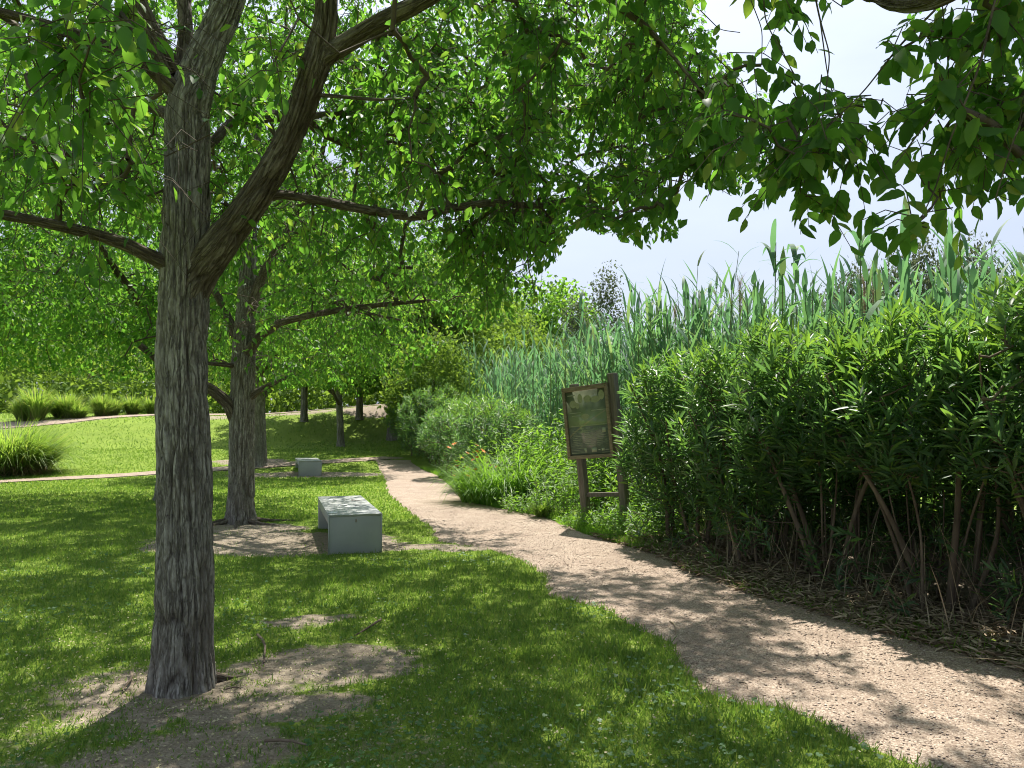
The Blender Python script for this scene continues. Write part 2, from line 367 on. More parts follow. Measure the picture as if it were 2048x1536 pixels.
def blob(x, y, cx, cy, rx_, ry_, rot=0, soft=.35):
    c, s = math.cos(rot), math.sin(rot); dx, dy = x - cx, y - cy
    u = (dx * c + dy * s) / rx_; v = (-dx * s + dy * c) / ry_
    return 1 - sstep(1 - soft, 1 + soft, np.hypot(u, v))
T1 = np.array([-1.885, 4.5]); T2 = np.array([-4.14, 11.9])
HEDGE_FRONT = np.array([[-3.6, 27.], [-1.0, 17.2], [-.35, 15.], [.3, 13.2], [1.2, 11.], [1.75, 9.7], [2.2, 7.9], [2.95, 6.3], [3.5, 4.9], [4.5, 3.3], [5.2, 1.2], [6.1, -2.5]])
def right_of_front(x, y, m=0.): return x > np.interp(-np.asarray(y), -HEDGE_FRONT[:, 1], HEDGE_FRONT[:, 0]) + m
def soil(x, y):
    e = 1.1 * (fbm(x * 1.9, y * 1.9, 71, 5) - .5) + .5 * (fbm(x * 9, y * 9, 75, 3) - .5)
    s = .0 * x
    def add(*a, k=1., **kw):
        nonlocal s; s = np.maximum(s, k * blob(x + e * .5, y + e * .5, *a, **kw))
    add(T1[0], T1[1] - .1, .95, .55, soft=.6, k=.72)
    add(-1.28, 4.15, .55, .22, rot=.3)                                            # pale soil right of the trunk
    add(-1.05, 5.0, .62, .36, rot=.1, k=.95)
    add(-1.55, 3.35, .45, .6, rot=-.35, k=.8)
    add(-2.2, 3.2, 2.3, 1.3, soft=.7, k=.40)
    add(-.9, 3.6, 1.3, .7, soft=.8, k=.42)
    add(-3.0, 9.9, 1.75, .95, rot=-.05, k=1.1, soft=.25)                           # under the bench
    add(-3.9, 11.3, 1.0, .55, k=1.)
    add(-1.1, 9.6, 1.1, .3, rot=-.1, k=.85)
    add(-6.0, 22.6, 2.3, .8, k=.85)
    add(-8.6, 25.6, 1.3, .9, k=.9)
    add(-1.6, 6.0, .35, .12, k=.7)
    add(-7, 38.5, 1.8, 1.5, k=.9); add(-10.5, 38.5, 2.2, 1.6, k=.7); add(-14.5, 37.5, 2.5, 1.6, k=.6)
    s = np.maximum(s, .9 * sstep(-.15, .4, x - np.interp(-y, -HEDGE_FRONT[:, 1], HEDGE_FRONT[:, 0])) * (1 - sstep(14, 17, y)) * (1 - .6 * sstep(10, 11.5, y)))
    for C, w in ((XC[0], .5), (XC[1], .95)):
        s = np.maximum(s, .75 * (1 - sstep(w * .6, w * 1.5, dist_line(x, y, C))))
    return s
def cells(segs): return np.unique(np.concatenate([np.arange(a, b_, st) for a, b_, st in segs]))
gx = cells([(-900, -60, 60), (-60, -20, 2.5), (-20, -9, .4), (-9, 6, .085), (6, 14, .5), (14, 60, 4), (60, 901, 60)])
gy = cells([(-60, -4, 6), (-4, 2, .5), (2, 14, .085), (14, 26, .2), (26, 46, .35), (46, 100, 4), (100, 1200, 60)])
gX, gY = np.meshgrid(gx, gy); gZ = H(gX, gY)
gS = np.where((gY < 50) & (np.abs(gX) < 40), soil(gX, gY), 0)
gZ = gZ + np.where(gY < 20, .018 * (fbm(gX * 5, gY * 5, 9) - .5) * (1 - .5 * gS), 0)
ni = np.arange(len(gx) * len(gy)).reshape(gX.shape)
gF = np.stack([ni[:-1, :-1], ni[:-1, 1:], ni[1:, 1:], ni[1:, :-1]], -1).reshape(-1, 4)
tag(link('ground', mesh('ground', np.stack([gX, gY, gZ], -1), gF, M['ground'], True, {'soil': gS})), kind='structure')
def top(x, y):                     # height of the sheet with its small relief
    return H(x, y) + np.where(np.asarray(y) < 20, .018 * (fbm(np.asarray(x) * 5, np.asarray(y) * 5, 9) - .5) * .7, 0)
nc = 26
u = np.linspace(0, 1, nc)
pX = lx[:, None] * (1 - u) + rx[:, None] * u; pY = np.repeat(ys[:, None], nc, 1)
pZ = H(pX, pY) + .014 + .008 * (fbm(pX * 6, pY * 6, 19) - .5) - .02 * (np.abs(u - .5)[None] > .49)
ni = np.arange(pX.size).reshape(pX.shape); pF = np.stack([ni[:-1, :-1], ni[1:, :-1], ni[1:, 1:], ni[:-1, 1:]], -1).reshape(-1, 4)
tag(link('gravel_path', mesh('gravel_path', np.stack([pX, pY, pZ], -1), pF, M['path'], True)), kind='structure')
for i, (A, B) in enumerate(XP):
    u = np.linspace(0, 1, 5); sx = A[:, None] * (1 - u)[None, :, None] + B[:, None] * u[None, :, None]
    z = H(sx[..., 0], sx[..., 1]) + .022 + .004 * i
    V = np.concatenate([sx, z[..., None]], -1); ni = np.arange(z.size).reshape(z.shape)
    Fc = np.stack([ni[:-1, :-1], ni[:-1, 1:], ni[1:, 1:], ni[1:, :-1]], -1).reshape(-1, 4)
    tag(link('foot_path', mesh('foot_path', V, Fc, M['path'], True)), kind='structure')

# ------------------------------------------------------------------ leaf shapes (x across, y along, z up)
def outline_leaf(ws, ysn, fold=.12, droop=.12, tip=1.):
    V = [[0, 0, 0]]; Q = []
    L, C, Rr = [], [], []
    for w, y in zip(ws, ysn):
        z = -droop * y * y
        L.append(len(V)); V.append([-w, y, z + fold * w * 2]); C.append(len(V)); V.append([0, y, z]); Rr.append(len(V)); V.append([w, y, z + fold * w * 2])
    e = len(V); V.append([0, tip, -droop * tip * tip])
    T_ = [[0, C[0], L[0]], [0, Rr[0], C[0]]]
    for i in range(len(ws) - 1):
        T_ += [[L[i], C[i], C[i + 1]], [L[i], C[i + 1], L[i + 1]], [C[i], Rr[i], Rr[i + 1]], [C[i], Rr[i + 1], C[i + 1]]]
    T_ += [[L[-1], C[-1], e], [C[-1], Rr[-1], e]]
    return np.array(V, float), np.array(T_)
hi_y = np.linspace(.06, .93, 9); hi_w = .27 * np.sin(np.pi * np.clip(hi_y, 0, 1) ** .78) ** .8
hi_w = hi_w * np.where(np.arange(9) % 2 == 0, 1.06, .93)
LEAF_HI = outline_leaf(hi_w, hi_y, .16, .22)
LEAF_MID = outline_leaf([.2, .26, .17], [.2, .48, .76], .14, .18)
LEAF_LO = (np.array([[0, 0, 0], [-.25, .35, .05], [-.17, .75, 0], [0, 1, -.1], [.17, .75, 0], [.25, .35, .05]]), np.array([[0, 3, 2, 1], [0, 5, 4, 3]]))
LEAF_FAR = (np.array([[0, 0, 0], [-.28, .45, .04], [0, 1, -.08], [.28, .45, .04]]), np.array([[0, 3, 2, 1]]))
LANCE_HI = outline_leaf([.045, .078, .085, .07, .035], [.08, .28, .5, .72, .9], .25, .12)
LANCE_LO = (np.array([[0, 0, 0], [-.085, .4, .03], [-.05, .78, -.01], [0, 1, -.08], [.05, .78, -.01], [.085, .4, .03]]), np.array([[0, 3, 2, 1], [0, 5, 4, 3]]))

def leafy(root, base, P, D, N, S, lo, hi, mat, n_parts, pname='leaf', sname='foliage', cast=None):
    """n_parts of the leaves that show largest become parts, the rest one mass; coordinates relative to base"""
    x, y, dep = proj(P + base)
    vis = (x > -20) & (x < 2068) & (y > -20) & (y < 1556) & (dep > .4)
    score = np.where(vis, (S if S.ndim == 1 else S[:, 1]) / np.maximum(dep, .4), 0)
    idx = np.argsort(-score)[:n_parts] if n_parts else np.array([], int)
    idx = idx[score[idx] > 0]
    keep = np.ones(len(P), bool); keep[idx] = False
    V, Fc = scatter(lo[0], lo[1], P[keep], D[keep], N[keep], S[keep])
    part(sname, mesh(sname, V, Fc, mat, True), root, 'stuff')
    if len(idx):
        me = mesh(pname, hi[0], hi[1], mat, True)
        d = norm(D[idx]); X = norm(np.cross(d, N[idx])); Z = np.cross(X, d)
        for q, i in enumerate(idx):
            s = S[i] if S.ndim == 1 else S[i, 1]
            o = part(pname, me, root)
            o.matrix_basis = Matrix(((X[q, 0] * s, d[q, 0] * s, Z[q, 0] * s, P[i, 0]), (X[q, 1] * s, d[q, 1] * s, Z[q, 1] * s, P[i, 1]),
                                     (X[q, 2] * s, d[q, 2] * s, Z[q, 2] * s, P[i, 2]), (0, 0, 0, 1)))

# ------------------------------------------------------------------ trees
def bark_tube(C, r, ns, na, depth, freq, seed, flare=0., twist=.15):
    """a trunk or limb with real furrows; C (k,3) centre line, r radii along it"""
    d = np.r_[0, np.cumsum(np.linalg.norm(np.diff(C, axis=0), axis=1))]
    t = np.linspace(0, d[-1], ns); P = smoothline(np.c_[C, r], ns); r_ = P[:, 3]; P = P[:, :3]
    Tn = norm(np.gradient(P, axis=0)); ref = np.array([1., 0, 0]) if abs(Tn[0, 2]) > .7 else np.array([0, 0, 1.])
    A = norm(ref - Tn * (Tn @ ref)[:, None]); B = np.cross(Tn, A)
    th = np.linspace(0, 2 * np.pi, na, endpoint=False)
    TH, ZZ = np.meshgrid(th, t)
    warp = .9 * (vnoise(TH / (2 * np.pi) * 6, ZZ * 2.2, seed + 3, 6) - .5) + twist * ZZ
    a = TH / (2 * np.pi) * freq
    n1 = vnoise(a + warp * 1.6, ZZ * 3.2, seed, freq); n2 = vnoise(a * 2 + warp * 2.4, ZZ * 5.5, seed + 9, freq * 2); n3 = vnoise(a * 4, ZZ * 22, seed + 17, freq * 4)
    ridge = 1 - np.abs(2 * n1 - 1); ridge2 = 1 - np.abs(2 * n2 - 1)
    ck = np.clip(ridge ** 5 + .6 * ridge2 ** 5, 0, 1.3); disp = -depth * 1.25 * ck + depth * .35 * n3 + depth * .3 * n2
    big = .035 * (vnoise(TH / (2 * np.pi) * 5, ZZ * 1.1, seed + 21, 5) - .5)
    RR = r_[:, None] * (1 + big) + disp
    if flare:
        lob = .55 + .45 * np.cos(TH * 5 + 1.1 + .4 * np.sin(TH * 2)) * .7
        RR = RR + flare * np.exp(-ZZ / .16) * (.5 + lob)
    global BC
    BC = np.stack([np.cos(TH) * r_[:, None], np.sin(TH) * r_[:, None], ZZ], -1).reshape(-1, 3)
    V = P[:, None] + RR[..., None] * (np.cos(TH)[..., None] * A[:, None] + np.sin(TH)[..., None] * B[:, None])
    i = np.arange(ns - 1)[:, None] * na; j = np.arange(na)[None]; j2 = (j + 1) % na
    return V.reshape(-1, 3), np.stack([i + j, i + j2, i + na + j2, i + na + j], -1).reshape(-1, 4), ck.ravel()

SKYPOLY = [(1400, -400), (1405, 0), (1430, 60), (1470, 110), (1535, 150), (1560, 250), (1530, 340), (1480, 400), (1400, 375), (1350, 350), (1345, 420), (1368, 480), (1280, 505),
           (1230, 480), (1150, 455), (1120, 520), (1100, 530), (1062, 560), (1092, 605), (1078, 640), (960, 668), (900, 690), (850, 735), (812, 790), (812, 1500), (6000, 1500), (6000, -400)]
LOWPOLY = [(-4000, 3000), (-4000, 742), (0, 742), (150, 752), (290, 765), (420, 770), (520, 790), (640, 775), (740, 800), (812, 770), (830, 740), (6000, 740), (6000, 3000)]
def open_air(P):                   # gaps the crowns leave free
    x, y, dep = proj(P); j = 14 * (vnoise(x / 23, y / 23, 55) - .5)
    return (dep > .3) & (inpoly(x + j, y + j, SKYPOLY) | inpoly(x, y + j, LOWPOLY))
CLEARPOLY = [(4.75, .93, [(290, -30), (470, -30), (440, 200), (430, 570), (300, 570)]), (4.75, .93, [(400, 570), (390, 480), (560, 200), (610, 80), (615, -30), (930, -30), (760, 90), (650, 200), (560, 400), (440, 570)]),
             (5.2, .85, [(540, 365), (700, 392), (840, 415), (980, 385), (1150, 380), (1150, 418), (980, 432), (850, 452), (700, 435), (540, 408)]), (4.6, .8, [(0, 405), (180, 440), (320, 500), (320, 545), (180, 495), (0, 455)]),
             (11.9, .9, [(505, 700), (560, 622), (640, 600), (860, 582), (860, 622), (640, 648), (560, 680), (515, 735)]), (12.1, .9, [(452, 690), (470, 560), (530, 560), (520, 720), (520, 900), (455, 900)]), (12.1, .92, [(380, 745), (420, 715), (480, 715), (480, 860), (440, 850)]),
             (12.3, .6, [(490, 600), (540, 480), (600, 380), (650, 380), (560, 520), (520, 620)])]
def sample_crown(ells, n, hollow=.3):
    vol = np.array([e[1][0] * e[1][1] * e[1][2] for e in ells]); k = rng.choice(len(ells), n, p=vol / vol.sum())
    c = np.array([e[0] for e in ells])[k]; r = np.array([e[1] for e in ells])[k]
    d = norm(rng.normal(size=(n, 3))); rad = rng.uniform(hollow ** 3, 1, n) ** (1 / 3)
    return c + d * r * rad[:, None]
def build_tree(name, label, base, stems, ells, n_attr, leaf, lo, hi, n_parts=0, tw=6, lv=9, cull=True, near=1.3, group=None, detail=1., mat='leaf',
               extra=None, upper=None, trunk_mat='bark', min_z=None, twig_len=.34, cat='tree', keepfn=None, clear=False):
    """stems: list of (name, centre line (k,3), radii, flare); coordinates in the world; parts kept relative to base"""
    base = np.asarray(base, float); root = thing(name, label, cat, base, group)
    nodes = []
    for q, (pn, C, r, flare) in enumerate(stems):
        C = np.asarray(C, float) - base; r = np.asarray(r, float)
        L = np.linalg.norm(np.diff(C, axis=0), axis=1).sum(); rm = r.max()
        na = int(np.clip(rm * 2 * np.pi / .0075, 8, 170) * detail); ns = int(np.clip(L / .017, 8, 420 if pn == 'trunk' else 200) * detail)
        na = max(na, 7); ns = max(ns, 6)
        V, Fc, ck = bark_tube(C, r, ns, na, min(.019, rm * .13), max(4, int(rm * 2 * np.pi / .036)), 100 + q * 7 + int(abs(base[0]) * 13), flare)
        part(pn, mesh(pn, V, Fc, M[trunk_mat if pn == 'trunk' else 'bark_limb'], True, {'crack': ck, 'bc': BC}), root)
        S = smoothline(np.c_[C, r], max(4, int(L / .12)))
        if pn == 'trunk': S = S[S[:, 2] > min(2.1, S[-1, 2] * .5)]
        if pn == 'root': continue
        nodes.append(S[:, :3])
    nodes = np.concatenate(nodes); nn = len(nodes)
    A = sample_crown(ells, int(n_attr * 1.45))
    cl = vnoise(A[:, 0] * .95 + A[:, 2] * .6, A[:, 1] * .95 - A[:, 2] * .75, 77); A = A[np.argsort(-(cl + rng.uniform(0, .55, len(A))))[:n_attr]]
    if extra is not None: A = np.r_[A, extra]
    ok = A[:, 2] > (min_z if min_z is not None else 1.9)
    if cull: ok &= ~open_air(A)
    ok &= ~((np.hypot(A[:, 0], A[:, 1]) < near) & (A[:, 2] < 3.2))
    if keepfn: ok &= keepfn(A)
    A = A[ok] - base
    d0 = np.array([np.min(np.sum((nodes - a) ** 2, 1)) for a in A]); A = A[np.argsort(d0)]
    cap = nn + 3 * len(A); N_ = np.zeros((cap, 3)); N_[:nn] = nodes; own = np.full(cap, -1); cnt = nn
    seg = np.zeros((len(A), 4, 3)); par = np.full(len(A), -1)
    for i, a in enumerate(A):
        dd = np.sum((N_[:cnt] - a) ** 2, 1); j = int(np.argmin(dd)); p = N_[j]; L = math.sqrt(dd[j])
        o1 = rng.normal(0, .09 * L, 3); o2 = rng.normal(0, .07 * L, 3)
        m1 = p + (a - p) * .35 + o1 + [0, 0, .07 * L]; m2 = p + (a - p) * .7 + o2 + [0, 0, .06 * L]
        seg[i] = (p, m1, m2, a); par[i] = own[j]
        N_[cnt:cnt + 3] = (m1, m2, a); own[cnt:cnt + 3] = i; cnt += 3
    wgt = np.ones(len(A))
    for i in range(len(A) - 1, -1, -1):
        if par[i] >= 0: wgt[par[i]] += wgt[i]
    r1 = .0034 * wgt ** .46; r0 = np.where(par >= 0, np.minimum(r1 * 1.12, r1[np.maximum(par, 0)]), r1 * 1.15)
    rr = np.stack([r0, r0 * .7 + r1 * .3, r0 * .35 + r1 * .65, r1], 1)
    V, Fc = tubes(seg, np.minimum(rr, .05), 5 if detail >= 1 else 3)
    # twigs
    nA = len(A); tdir = norm(seg[:, 3] - seg[:, 1])
    B = np.repeat(A, tw, 0); dirs = norm(np.repeat(tdir, tw, 0) * .5 + rng.normal(0, .75, (nA * tw, 3)) + [0, 0, -.12])
    L = twig_len * rng.uniform(.55, 1.3, nA * tw); st = B + rng.normal(0, .03, B.shape) - np.repeat(tdir, tw, 0) * rng.uniform(0, .25, (nA * tw, 1))
    mid = st + dirs * (L * .5)[:, None]; end = st + dirs * L[:, None] + np.c_[np.zeros((len(L), 2)), -.35 * L]
    tp = np.stack([st, mid, end], 1)
    if detail >= .5:
        vis = ~open_air(tp[:, 2] + base) if cull else np.ones(len(tp), bool)
        V2, F2 = tubes(tp[vis], np.tile([.0026, .002, .0013], (vis.sum(), 1)), 3)
        V, Fc = join((V, Fc), (V2, F2))
    part('twigs', mesh('twigs', V, Fc, M['twig'], False), root, 'stuff')
    # leaves
    m = nA * tw; u = (np.arange(lv) + .6) / lv; uu = np.tile(u, (m, 1)) + rng.uniform(-.05, .05, (m, lv))
    w = np.clip(uu, 0, 1)[..., None]
    P = (1 - w) ** 2 * tp[:, None, 0] + 2 * w * (1 - w) * tp[:, None, 1] + w ** 2 * tp[:, None, 2]
    side = norm(np.cross(dirs, np.array([0, 0, 1.]) + rng.normal(0, .3, (m, 3))))
    sg = np.where(np.arange(lv) % 2, 1, -1)[None, :, None]
    D = side[:, None] * sg * .75 + dirs[:, None] * .45 + np.array([0, 0, -.75]) + rng.normal(0, .28, (m, lv, 3))
    N = np.array([0, 0, .8]) + dirs[:, None] * .2 + rng.normal(0, .5, (m, lv, 3))
    S = leaf * rng.uniform(.62, 1.2, (m, lv)) * (1 - .25 * uu ** 3)
    P = P.reshape(-1, 3); D = D.reshape(-1, 3); N = N.reshape(-1, 3); S = S.ravel()
    keep = rng.uniform(size=len(P)) < .94
    tips = P + norm(D) * S[:, None]
    if cull: keep &= ~open_air(tips + base)
    if clear:
        x, y, dep = proj(P + base)
        for dm, pr_, po in CLEARPOLY: keep &= ~(inpoly(x, y, po) & (dep < dm) & (dep > 0) & (rng.uniform(size=len(x)) < pr_))
    Pw = P + base; keep &= ~((np.linalg.norm(Pw - [0, 0, CAM_H], axis=1) < near * .9))
    P, D, N, S = P[keep], D[keep], N[keep], S[keep]
    if upper:                       # high leaves that the frame never shows: fewer, larger
        x, y, dep = proj(P + base); hid = (y < -250) | (dep < 0)
        k = ~hid | (rng.uniform(size=len(P)) < upper[0]); S = np.where(hid, S * upper[1], S)
        P, D, N, S = P[k], D[k], N[k], S[k]
    leafy(root, base, P, D, N, S, lo, hi, M[mat], n_parts)
    return root
def line(pts):                      # (px, py, depth, width in px) -> centre line, radii
    C = np.array([at(p[0], p[1], p[2]) for p in pts]); r = np.array([p[3] * p[2] / F / 2 for p in pts]); return C, r

# --- the near tree
b1 = np.array([T1[0], T1[1], float(H(*T1)) - .03])
tr1 = np.array([[T1[0], 4.5, -.05, .185], [T1[0] + .005, 4.5, .4, .172], [T1[0] - .01, 4.5, 1.2, .166], [-1.93, 4.5, 1.9, .160], [-1.92, 4.5, 2.45, .158],
                [-1.92, 4.5, 3.0, .148], [-1.93, 4.5, 3.35, .142], [-1.86, 4.52, 3.65, .118], [-1.73, 4.55, 4.0, .1], [-1.5, 4.6, 4.8, .085], [-1.3, 4.7, 5.8, .06], [-1.2, 4.8, 7.2, .03]])
st1 = [('trunk', tr1[:, :3], tr1[:, 3] * np.interp(tr1[:, 2], [0, 1.2, 3], [.92, .87, .85]), .025)]
def limb(pts, tail=None, nm='branch'):
    C, r = line(pts)
    if tail is not None: C = np.r_[C, np.array(tail)[:, :3]]; r = np.r_[r, np.array(tail)[:, 3]]
    return (nm, C, r, 0.)
st1.append(limb([(375, 585, 4.5, 78), (415, 520, 4.47, 70), (465, 455, 4.42, 62), (525, 375, 4.35, 58), (570, 295, 4.28, 55), (605, 210, 4.2, 54), (635, 120, 4.15, 56), (652, 50, 4.1, 46), (655, -60, 4.05, 42)],
                [(-.95, 4.1, 5.0, .05), (-.8, 4.2, 6.3, .03)]))
st1.append(limb([(640, 120, 4.15, 44), (690, 88, 4.1, 40), (760, 45, 4.0, 36), (840, 5, 3.9, 33), (930, -45, 3.8, 28)], [(.3, 3.7, 4.1, .03), (1.2, 3.6, 4.6, .018)]))
st1.append(limb([(365, 545, 4.5, 40), (318, 520, 4.4, 30), (250, 488, 4.3, 25), (180, 466, 4.2, 23), (100, 447, 4.1, 21), (0, 428, 4.0, 18), (-120, 395, 3.9, 12)]))
st1.append(limb([(360, 190, 4.5, 40), (318, 150, 4.4, 30), (262, 112, 4.3, 24), (190, 80, 4.2, 22), (100, 50, 4.1, 20), (0, 24, 4.0, 17), (-150, -20, 3.8, 12)]))
st1.append(limb([(352, 150, 4.55, 44), (318, 90, 4.5, 36), (290, 30, 4.45, 30), (262, -40, 4.4, 26)], [(-2.5, 4.3, 4.9, .03), (-2.9, 4.1, 5.8, .02)]))
st1.append(limb([(365, 180, 4.6, 40), (372, 90, 4.7, 30), (368, 0, 4.8, 25)], [(-2.1, 5.0, 4.9, .03)]))
st1.append(limb([(505, 400, 4.38, 24), (560, 387, 4.45, 19), (640, 402, 4.6, 19), (740, 422, 4.8, 19), (830, 434, 4.9, 18), (900, 418, 5.0, 17), (980, 405, 5.1, 15), (1080, 412, 5.2, 13), (1140, 398, 5.3, 9)]))
st1.append(limb([(385, 310, 4.7, 24), (430, 280, 4.9, 18), (460, 245, 5.1, 16), (540, 232, 5.5, 24), (600, 235, 5.8, 20), (650, 270, 6.0, 14), (690, 290, 6.2, 10)]))
st1.append(limb([(340, 230, 4.6, 26), (290, 210, 4.8, 18), (240, 212, 5.0, 12)]))
st1.append(limb([(640, 190, 4.2, 9), (760, 200, 4.1, 6), (830, 195, 3.9, 5)]))
st1.append(limb([(1170, -60, 3.4, 20), (1230, 10, 3.4, 14), (1290, 50, 3.4, 12), (1340, 105, 3.4, 8), (1400, 180, 3.3, 5)]))
for a_, l_ in ((.5, .22),):
    p0 = np.array([T1[0] + math.cos(a_) * .16, T1[1] + math.sin(a_) * .16]); dr = np.array([math.cos(a_ + .2), math.sin(a_ + .2)])
    C = np.array([[*(p0 + dr * l_ * s_), 0] for s_ in (0, .35, .7, 1)]); C[:, 2] = H(C[:, 0], C[:, 1]) + np.array([.03, .0, -.01, -.03])
    st1.append(('root', C, np.array([.04, .026, .018, .01]), 0.))
ells1 = [((-1.0, 4.8, 6.0), (5.0, 4.8, 3.5)), ((.4, 7.4, 5.9), (2.7, 2.3, 1.9)), ((-.8, 5.6, 3.4), (2.6, 2.2, 1.0))]
ex1 = []
for (x0, y0, x1, y1, d0_, d1_, n_) in [(1020, 60, 1400, 400, 3.6, 5.2, 42), (1130, 330, 1350, 455, 3.5, 4.6, 16), (1380, 150, 1530, 350, 3.2, 3.8, 12), (700, 60, 1100, 420, 4.6, 6.5, 90),
                                       (0, 60, 240, 230, 2.3, 3.1, 8), (0, 250, 260, 400, 3.0, 4.4, 14), (430, 330, 520, 420, 4.5, 5.0, 8), (250, 20, 330, 120, 2.6, 3.2, 3), (900, 430, 1120, 600, 5, 7, 40)]:
    for _ in range(n_): ex1.append(at(rng.uniform(x0, x1), rng.uniform(y0, y1), rng.uniform(d0_, d1_)))
build_tree('hackberry_tree', 'large near tree, furrowed grey trunk forking low into a thick slanting limb', b1, st1, ells1, 1350, .076, LEAF_LO, LEAF_HI, 300,
           extra=np.array(ex1), upper=(.85, 1.75), near=1.9, clear=True, group='broadleaf trees on the lawn', keepfn=lambda A: ~((A[:, 0] > 2.1) & (A[:, 1] < 6.5) & (A[:, 1] > 2.5)))

# --- the second tree
b2 = np.array([T2[0], T2[1], -.03])
st2 = []
C, r = line([(482, 1048, 11.9, 54), (483, 960, 11.9, 48), (484, 860, 11.9, 47), (486, 760, 11.9, 46), (488, 690, 11.9, 45), (492, 620, 11.95, 36), (497, 540, 12.0, 32), (500, 440, 12.1, 26), (510, 320, 12.2, 20), (520, 150, 12.3, 12)])
C[0, 2] = -.05
st2.append(('trunk', C, r, .06))
st2.append(limb([(490, 712, 11.85, 24), (520, 672, 11.7, 16), (560, 645, 11.4, 14), (630, 628, 11.0, 13), (720, 614, 10.6, 11), (790, 607, 10.3, 8), (850, 602, 10.0, 6)]))
st2.append(limb([(700, 618, 10.7, 7), (760, 632, 10.4, 5), (800, 640, 10.2, 4)]))
st2.append(limb([(478, 850, 11.9, 30), (458, 808, 11.8, 24), (425, 780, 11.7, 21), (390, 762, 11.6, 19), (340, 740, 11.4, 16), (280, 690, 11.2, 12)]))
st2.append(limb([(480, 735, 11.9, 14), (455, 729, 11.7, 10), (415, 727, 11.5, 8)]))
st2.append(limb([(492, 800, 11.9, 20), (520, 780, 11.8, 12), (560, 760, 11.7, 9), (590, 750, 11.6, 6)]))
st2.append(limb([(492, 640, 11.9, 24), (520, 560, 11.9, 20), (560, 490, 11.8, 16), (600, 420, 11.7, 13), (640, 340, 11.5, 9)]))
st2.append(limb([(480, 690, 11.9, 22), (440, 600, 12.0, 14), (390, 520, 12.1, 12), (300, 420, 12.2, 8)]))
for a_, l_ in ((.3, .8), (-.6, .7), (-1.5, .6), (3.6, .9), (-2.4, .5)):
    p0 = T2 + np.array([math.cos(a_), math.sin(a_)]) * .17; dr = np.array([math.cos(a_ + .2), math.sin(a_ + .2)])
    C = np.array([[*(p0 + dr * l_ * s_), 0] for s_ in (0, .35, .7, 1)]); C[:, 2] = H(C[:, 0], C[:, 1]) + np.array([.05, .012, 0, -.02])
    st2.append(('root', C, np.array([.045, .028, .02, .012]), 0.))
ells2 = [((-3.9, 11.6, 5.6), (4.7, 4.4, 3.7)), ((.9, 9.9, 6.7), (2.0, 1.9, 1.5)), ((.9, 9.9, 6.7), (2.0, 1.9, 1.5)), ((-2.0, 10.6, 3.0), (2.6, 2.0, 1.0))]
build_tree('hackberry_tree', 'second tree, beside the near bench, with a long level branch to the right', b2, st2, ells2, 1250, .095, LEAF_LO, LEAF_MID, 300, clear=True,
           tw=6, lv=9, group='broadleaf trees on the lawn', detail=.8, upper=(.8, 1.6), twig_len=.42)

# --- middle trees
def simple_stems(bx, by, bz, h, r, lean=(0, 0), nb=6, seed=0):
    rg = np.random.default_rng(seed)
    zs = np.linspace(0, h, 7); C = np.stack([bx + lean[0] * zs, by + lean[1] * zs, bz - .05 + zs], 1)
    out = [('trunk', C, r * np.array([1.12, 1, .93, .82, .62, .4, .15]), r * .3)]
    for k in range(nb):
        z = h * rg.uniform(.25, .6); a = k / nb * 2 * np.pi + rg.uniform(-.4, .4); L = rg.uniform(1.8, 2.8)
        p = np.array([bx + lean[0] * z, by + lean[1] * z, bz + z]); dr = np.array([math.cos(a), math.sin(a), .75])
        out.append(('branch', np.array([p, p + dr * L * .35, p + dr * L * .7 + [0, 0, -.05], p + dr * L]), r * np.array([.5, .38, .25, .12]), 0.))
    return out
def mid_tree(px, py, label, h=7.5, r=.2, cr=(4.2, 4.2, 3.2), cz=5.3, off=(0, 0), n=850, leaf=.135, seed=1, lean=(0, 0), cull=True, parts=0, pos=None, det=.4, lo=LEAF_LO, mat='leaf_far', minz=1.9, group='broadleaf trees on the lawn'):
    p = gnd(px, py) if pos is None else np.array([pos[0], pos[1], float(H(*pos))])
    return build_tree('hackberry_tree', label, p, simple_stems(*p, h, r, lean, seed=seed), [((p[0] + off[0], p[1] + off[1], p[2] + cz), cr)], n, leaf, lo, LEAF_MID, parts,
                      tw=5, lv=8, detail=det, group=group, mat=mat, cull=cull, min_z=minz, twig_len=.5)
mid_tree(520, 933, 'third tree, its leaning trunk just behind the second tree by the narrow path', r=.2, cr=(3.7, 3.6, 3.2), off=(1.3, 0), seed=4, lean=(-.035, 0), parts=60)
mid_tree(0, 0, 'tree hidden behind the near trunk, its dark crown filling the left side', pos=(-6.9, 15.6), cr=(5.0, 4.6, 3.4), cz=5.6, off=(-.9, 0), n=1500, leaf=.11, seed=5, parts=120, mat='leaf')
mid_tree(682, 893, 'slim tree standing alone on the shaded lawn above the far bench', h=6.5, r=.13, cr=(3.2, 3.0, 2.7), cz=4.7, n=600, seed=6, lean=(-.05, 0), leaf=.16, lo=LEAF_FAR)
mid_tree(784, 880, 'tree at the path bend, beside the far end of the oleander hedge', h=7.5, r=.2, cr=(3.6, 3.4, 3.0), cz=5.4, n=700, seed=7, leaf=.17, lo=LEAF_FAR)
mid_tree(608, 842, 'small tree on the bank over the bare soil patch', h=6, r=.15, cr=(3.2, 3.0, 2.6), cz=4.4, n=550, seed=8, leaf=.18, lo=LEAF_FAR)
mid_tree(719, 838, 'farthest small tree on the bank, right of the bare soil', h=6, r=.15, cr=(3.2, 3.0, 2.6), cz=4.5, n=550, seed=9, leaf=.18, lo=LEAF_FAR)
mid_tree(0, 0, 'leafy tree off the left edge, its crown hanging over the lawn', pos=(-13.6, 17.0), cr=(4.6, 4.0, 3.4), cz=5.7, n=800, leaf=.14, seed=12)

